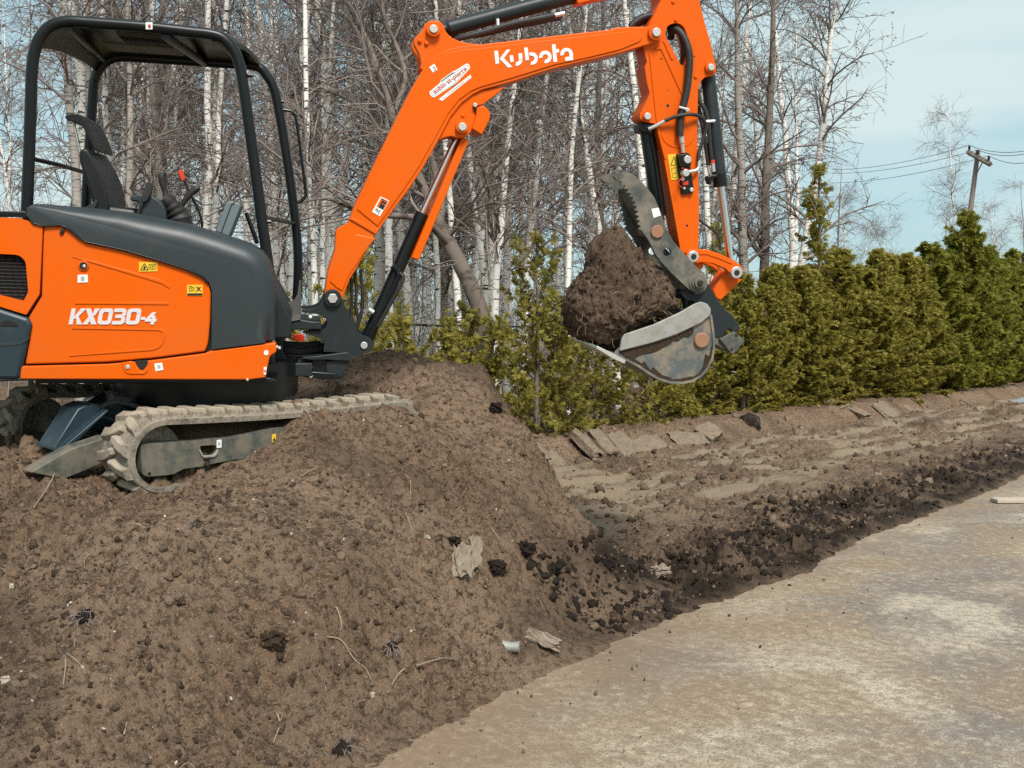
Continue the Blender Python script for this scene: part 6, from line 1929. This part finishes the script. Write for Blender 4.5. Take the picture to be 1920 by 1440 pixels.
scatter('dark_clods', 3500, 2, lambda X, Y, z, sd, r: (sd > 0.03) & (sd < 1.25) & (z < 0.4) & (Y > 5.4) & (r.random(len(X)) < np.exp(-((sd - .45) / .45) ** 2)), lambda r, m: 0.008 + 0.030 * r.random(m) ** 3, M['clod_dark'], umin=0.0, ymin=5.0, ymax=14, kindlabel='dark wet clods piled along the pavement edge')
scatter('far_clods', 2500, 3, lambda X, Y, z, sd, r: (sd > 0.5) & (Y > 8), lambda r, m: 0.015 + 0.05 * r.random(m) ** 3, M['clod'], umin=-0.05, umax=0.6, ymin=8, ymax=26, kindlabel='loose clods on the scraped ground below the hedge')
t = NT('pale_pebble')
t.color(t.mix(t.noise(t.coord(), 8, 3, .6), (0.26, 0.21, 0.16, 1), (0.50, 0.45, 0.37, 1))); t.rough(0.8)
M['pebble'] = t.m
scatter('pebbles', 420, 4, lambda X, Y, z, sd, r: (sd > 0.15) & (Y < 9) & tracks_clear(X, Y), lambda r, m: 0.003 + 0.008 * r.random(m) ** 3.5, M['pebble'], jag=0.5, kindlabel='small pale pebbles scattered in the soil')
scatter('pavement_crumbs', 420, 6, lambda X, Y, z, sd, r: (sd < 0.02) & (sd > -1.6) & (r.random(len(X)) < np.exp(sd / 0.35)), lambda r, m: 0.003 + 0.009 * r.random(m) ** 4, M['clod'], umin=-0.2, ymin=3.2, ymax=13, flatz=0.004, kindlabel='crumbs of soil strewn on the pavement edge')

# fine root fibres: uncountable
rng = np.random.default_rng(12)
n = 420
u = -0.5 + 0.75 * rng.random(n * 3); Y = 2.8 * (8.0 / 2.8) ** rng.random(n * 3); X = u * Y
ok = (edge_sd(X, Y) > 0.2) & tracks_clear(X, Y)
X, Y = X[ok][:n], Y[ok][:n]; n = len(X)
Z = soil_full(X, Y)[0]
d = unit(np.stack([rng.normal(size=n), rng.normal(size=n), 0.25 + 0.5 * rng.random(n)], -1))
P = [np.stack([X, Y, Z - 0.01], -1)]
L = 0.03 + 0.08 * rng.random(n) ** 2
for k in range(1, 6):
    d = unit(d + 0.45 * rng.normal(size=(n, 3)) + np.array([0, 0, -0.12 * k])); P.append(P[-1] + d * (L / 5)[:, None])
P = np.stack(P, 1); Rr = (0.0009 + 0.0012 * rng.random(n))[:, None] * np.linspace(1, .5, 6)[None]
V, F = tubes(P, Rr, 4)
t = NT('pale_root')
t.color(t.mix(t.noise(t.coord(), 14, 3, .6), (0.18, 0.13, 0.088, 1), (0.36, 0.285, 0.20, 1))); t.rough(0.8)
M['root'] = t.m
ro = mesh_obj('hanging_roots', np_mesh('hanging_roots', RTS[0], RTS[1]), M['root'], RTS[2])
ro['kind'] = 'stuff'
o = mesh_obj('root_fibres', np_mesh('root_fibres', V, F), M['root'])
tag(o, 'fine pale root fibres sticking out of the soil', kind='stuff')

# ------------------------------------------------------------------ things lying about
def hit(x, y):
    """where the line of sight through a pixel meets the soil or pavement"""
    Y = np.linspace(2.5, 34, 2600)
    d = ray(x, y)
    z = soil_full(d[0] * Y, Y)[0]
    z = np.maximum(z, np.where(edge_sd(d[0] * Y, Y) < 0.1, 0.0, -1))
    g = CAM_Z + d[2] * Y - z
    k = int(np.argmax(g <= 0))
    return np.array([d[0] * Y[k], Y[k], z[k]])

def stick(name, px, r, label, mat='root', cat='twig', lift=0.006, side=None):
    r = [q * 0.6 for q in r]
    P = [hit(x, y) + np.array([0, 0, lift + 0.008 * (k % 2)]) for k, (x, y) in enumerate(px)]
    c = P[0].copy()
    if side:
        o = empty(name, tuple(c))
        tube_w('stem', P, r, M[mat], o, 7, sm=4, off=c)
        for sp_ in side:
            tube_w('side_shoot', [hit(x, y) + np.array([0, 0, lift + .01]) for x, y in sp_], [q * 0.6 for q in (r if hasattr(r, '__len__') else [r, r])], M[mat], o, 6, sm=3, off=c)
    else:
        o = tube_w(name, P, r, M[mat], None, 7, sm=4, off=c)
        o.location = tuple(c)
    tag(o, label, cat)
stick('twig', [(612, 1206), (640, 1222), (664, 1240), (684, 1262), (698, 1284)], [.005, .006, .005, .003], 'longest pale bare twig lying aslant on the lower mound', side=[[(655, 1228), (672, 1246)]])
stick('root', [(630, 1148), (636, 1165), (640, 1185), (638, 1198)], [.005, .003], 'short forked root standing just above the longest twig', cat='root', side=[[(637, 1170), (643, 1190)]])
stick('root', [(122, 1240), (123, 1262), (118, 1300)], [.004, .003], 'upright hooked root low on the mound at the near left', cat='root', side=[[(126, 1246), (148, 1252), (160, 1275)]])
stick('root', [(104, 888), (95, 910), (78, 935), (64, 960)], [.006, .004], 'pale twig hanging below the dozer blade end', cat='root')
stick('root', [(228, 992), (250, 989), (272, 992), (284, 1004)], [.004, .003], 'thin curved root lying under the rear of the near track', cat='root')
stick('root', [(758, 1258), (745, 1282), (726, 1305)], [.006, .004], 'pale slanting root beside the grey cinders', cat='root')
stick('root', [(760, 898), (770, 915), (768, 940)], [.005, .003], 'hooked root on the mound below the track front', cat='root')
stick('root', [(760, 972), (768, 990), (772, 1002)], [.004, .003], 'tiny wavy root above the pale bark piece', cat='root')
stick('root', [(918, 992), (926, 1002), (936, 1016)], [.005, .003], 'pale root on the mound slope right of the bark piece', cat='root')
stick('root', [(562, 775), (575, 778), (588, 798)], [.006, .003], 'pale branched root on the soil beside the track middle', cat='root', side=[[(575, 778), (590, 786)]])
stick('root', [(566, 895), (582, 888), (598, 880)], [.004, .003], 'straight thin root on the mound below the track frame', cat='root')
stick('root', [(235, 1378), (232, 1392), (238, 1360)], [.005, .003], 'short white root near the lowest mound edge', cat='root')
stick('root', [(520, 1352), (524, 1375), (512, 1398)], [.005, .003], 'small forked root near the foot of the mound', cat='root', side=[[(524, 1368), (530, 1350)]])
stick('root', [(780, 1252), (830, 1248), (860, 1242)], [.004, .003], 'thin straggling root above the pavement corner', cat='root')
stick('branch', [(1575, 768), (1590, 762), (1600, 752)], [.02, .012], 'short pale branch leaning on the bank under the hedge', cat='branch', lift=.02)
stick('branch', [(1800, 752), (1815, 760), (1835, 772)], [.02, .012], 'dark stick lying at the far end of the scraped bank', cat='branch', lift=.02, mat='bark_dark')

def chunk(name, x, y, dims, rot, mat, label, cat, seed=1, jag=0.12, lift=0.3, tilt=(0, 0)):
    """an irregular block resting on the soil"""
    rng = np.random.default_rng(seed)
    bm = bmesh.new()
    bmesh.ops.create_cube(bm, size=1.0)
    bmesh.ops.subdivide_edges(bm, edges=bm.edges[:], cuts=4, use_grid_fill=True)
    for v in bm.verts:
        c = np.array(v.co)
        c += jag * rng.normal(size=3) * 0.25
        v.co = Vector((c[0] * dims[0], c[1] * dims[1], c[2] * dims[2]))
    me = bpy.data.meshes.new(name); bm.to_mesh(me); bm.free()
    me.materials.append(M[mat])
    o = bpy.data.objects.new(name, me)
    p = hit(x, y)
    o.location = (p[0], p[1], p[2] + dims[2] * lift)
    o.rotation_euler = (tilt[0], tilt[1], rot)
    link(o)
    tag(o, label, cat)
    return o
t = NT('weathered_bark')
v = t.coord(scale=(1, 1, 5))
t.color(t.mix(t.noise(t.coord(), 22, 6, .7), (0.11, 0.08, 0.058, 1), (0.33, 0.27, 0.20, 1))); t.rough(0.9); t.bump(t.noise(t.coord(), 40, 4, .7), .8, .01)
M['bark_piece'] = t.m
chunk('bark_piece', 866, 1078, (0.075, 0.03, 0.12), 0.5, 'bark_piece', 'pale ragged piece of bark stuck in the mound slope', 'bark', 4, 0.5, 0.42, tilt=(-0.5, 0.25))
chunk('bark_piece', 892, 1068, (0.05, 0.03, 0.13), 0.2, 'bark_piece', 'narrow bark splinter against the pale ragged bark', 'bark', 14, 0.5, 0.42, tilt=(-0.5, 0.1))
chunk('clay_block', 1015, 1212, (0.15, 0.05, 0.055), -0.45, 'bark_piece', 'long pale broken block near the corner of the pavement', 'block', 5, 0.35, 0.35, tilt=(-0.5, 0.2))
chunk('stone', 1237, 1085, (0.09, 0.07, 0.05), 0.3, 'bark_piece', 'grey flat stone at the foot of the mound by dark soil', 'stone', 6, 0.5, 0.3)
chunk('stone', 10, 1282, (0.022, 0.016, 0.022), 0.3, 'pebble', 'white stone at the near left edge of the mound', 'stone', 7, 0.4, 0.4)
chunk('stone', 22, 1107, (0.014, 0.010, 0.014), 0.3, 'pebble', 'small white stone halfway down the mound at left', 'stone', 8, 0.4, 0.4)
chunk('stone', 800, 1013, (0.03, 0.012, 0.014), -0.6, 'pebble', 'pale leaf-shaped flake above the ragged bark', 'stone', 9, 0.4, 0.5)
chunk('stone', 698, 1308, (0.016, 0.013, 0.016), -0.6, 'pebble', 'pale stone just below the longest twig', 'stone', 10, 0.4, 0.4)
chunk('rubber_scrap', 375, 873, (0.07, 0.05, 0.05), 0.5, 'clod', 'brown lump lodged under the near track frame', 'lump', 11, 0.5, 0.3)
for k, (x, y, s, lab) in enumerate([(512, 1215, .05, 'round brown clod beside the upper end of the longest twig'), (1585, 950, .05, 'black clod standing on the smooth ground past the windrow'),
                               (930, 770, .05, 'dark clod overhanging the crest of the mound'), (985, 1040, .055, 'biggest black clod on the right slope of the mound'),
                               (1140, 1060, .05, 'black clod at the foot of the right slope'), (930, 1075, .05, 'black clod level with the ragged bark'), (1040, 1075, .04, 'small black clod beneath the biggest one'),
                               (850, 1020, .035, 'small black clod above the ragged bark')]):
    chunk('clod', x, y, (s * 1.5, s * 1.2, s), k * 0.8, 'clod' if k == 0 else 'clod_dark', lab, 'clod', 30 + k, 0.55, 0.3)
# dark hollows with hanging root tufts
def tuft(x, y, r, label, seed):
    rng = np.random.default_rng(seed)
    p = hit(x, y)
    c = empty('root_tuft', tuple(p))
    V = IV * (1 + 0.16 * rng.normal(size=(len(IV), 1))) * np.array([r * 0.8, r * 0.6, r * 0.8])
    o = mesh_obj('soil_ball', np_mesh('soil_ball', V, IF, True), M['clod_dark'], c)
    n = 45
    d = unit(rng.normal(size=(n, 3)) + np.array([0, -0.5, 0.1]))
    P = [d * r * 0.6]
    for k in range(1, 6):
        d = unit(d + 0.35 * rng.normal(size=(n, 3)) + np.array([0, 0, -0.30])); P.append(P[-1] + d * r * 0.26)
    P = np.stack(P, 1)
    Vt, Ft = tubes(P, np.full((n, 6), 0.0016) * np.linspace(1, .6, 6), 4)
    mesh_obj('roots', np_mesh('roots', Vt, Ft), M['twig'], c)
    tag(c, label, 'roots')
tuft(158, 1165, 0.050, 'dark root tuft hanging out of the mound at left', 3)
tuft(640, 1412, 0.050, 'dark root tuft at the foot of the mound by the pavement', 4)
tuft(735, 1212, 0.035, 'small root tuft above the slanting root', 5)
tuft(1405, 792, 0.22, 'mat of torn roots on the bank below the hedge', 6)
tuft(370, 985, 0.03, 'small dark root tuft under the track frame', 7)

# tin can half buried
p = hit(958, 1222)
can_o = empty('tin_can', (p[0], p[1], p[2]))
tag(can_o, 'small crushed grey tin can in the soil near the pavement', 'can')
M['can'] = paint('dull_tin', (0.30, 0.30, 0.28, 1), 0.6, metal=0.3, dirt=0.8, scale=20)
ca_, cb_ = p + np.array([-0.036, 0, 0.022]), p + np.array([0.036, -0.012, 0.020])
tube_w('can_body', [ca_, ca_ * .5 + cb_ * .5 + np.array([0, 0, -.003]), cb_], [.026, .024, .026], M['can'], can_o, 16, off=p)
for q in (ca_, cb_):
    e = unit(cb_ - ca_) * .002
    tube_w('can_rim', [q - e, q + e], .0275, M['can'], can_o, 16, off=p)

# plank on the pavement at the right
pq = hit(1880, 943)
bm = bmesh.new(); bmesh.ops.create_cube(bm, size=1.0)
for v in bm.verts: v.co = Vector((v.co.x * 1.4, v.co.y * 0.14, v.co.z * 0.035))
bmesh.ops.bevel(bm, geom=bm.edges[:], offset=0.004, segments=1, affect='EDGES')
me = bpy.data.meshes.new('plank'); bm.to_mesh(me); bm.free()
t = NT('raw_plank')
t.color(t.mix(t.noise(t.coord(scale=(1, 12, 12)), 6, 5, .6), (0.36, 0.28, 0.22, 1), (0.52, 0.43, 0.35, 1))); t.rough(0.8)
me.materials.append(t.m)
o = bpy.data.objects.new('plank', me)
o.location = (pq[0] + 0.62, pq[1] + 0.05, 0.022); o.rotation_euler = (0, 0, 0.06)
link(o)
tag(o, 'pale wooden plank lying on the pavement at its far edge', 'plank')

# ------------------------------------------------------------------ smooth slabs cut by the bucket along the bank
rng = np.random.default_rng(44)
SL = [(1000, 842, .34, .30, 'leftmost smooth clay slab of the cut bank, next to the mound'), (1032, 862, .30, .26, 'short pale clay slab low in the bank beside the mound'), (1098, 828, .18, .42, 'narrow upright clay slab with a dark crack beside it'),
      (1128, 826, .26, .40, 'upright scraped clay slab, third along the cut bank'), (1165, 830, .40, .36, 'broad rough clay slab in the middle of the cut bank'), (1218, 836, .58, .34, 'largest smooth clay slab of the cut bank'),
      (1100, 858, .30, .24, 'tilted pale clay slab at the foot of the cut bank'), (1290, 822, .70, .26, 'dark smooth clay slab beyond the largest one'), (1328, 806, .40, .28, 'cracked grey clay slab at the turn of the bank'),
      (1610, 772, .26, .40, 'narrow clay slab beside the pale leaning branch'), (1660, 768, .55, .42, 'square pale clay slab under the hedge middle'), (1715, 770, .50, .40, 'far pale clay slab under the hedge')]
for k, (x, y, w, h, lab) in enumerate(SL):
    d_ = ray(x, y)
    q_ = (BANK0 @ BN + 0.06) / (d_[0] * BN[0] + d_[1] * BN[1])
    p = np.array([d_[0] * q_, q_, CAM_Z + d_[2] * q_])
    bm = bmesh.new(); bmesh.ops.create_cube(bm, size=1.0)
    bmesh.ops.subdivide_edges(bm, edges=bm.edges[:], cuts=3, use_grid_fill=True)
    for v in bm.verts:
        c = np.array(v.co)
        c[0] *= 1 + 0.18 * np.sign(c[0]) * rng.normal() * (abs(c[0]) > .4) * .4
        c[2] += 0.05 * rng.normal() * (abs(c[2]) > .4)
        c[1] += 0.06 * rng.normal()
        v.co = Vector((c[0] * w, c[1] * 0.10, c[2] * h))
    me = bpy.data.meshes.new('clay_slab'); bm.to_mesh(me); bm.free()
    set_smooth(me, 0.7)
    me.materials.append(M['clay'])
    o = bpy.data.objects.new('clay_slab', me)
    o.location = (p[0] - BN[0] * 0.0, p[1], p[2] - 0.03)
    o.rotation_euler = (-1.0 + 0.15 * rng.normal(), 0.12 * rng.normal(), rad(50) + 0.15 * rng.normal())
    md = o.modifiers.new('bevel', 'BEVEL'); md.width = 0.012; md.segments = 1; md.limit_method = 'ANGLE'
    link(o)
    tag(o, lab, 'slab')
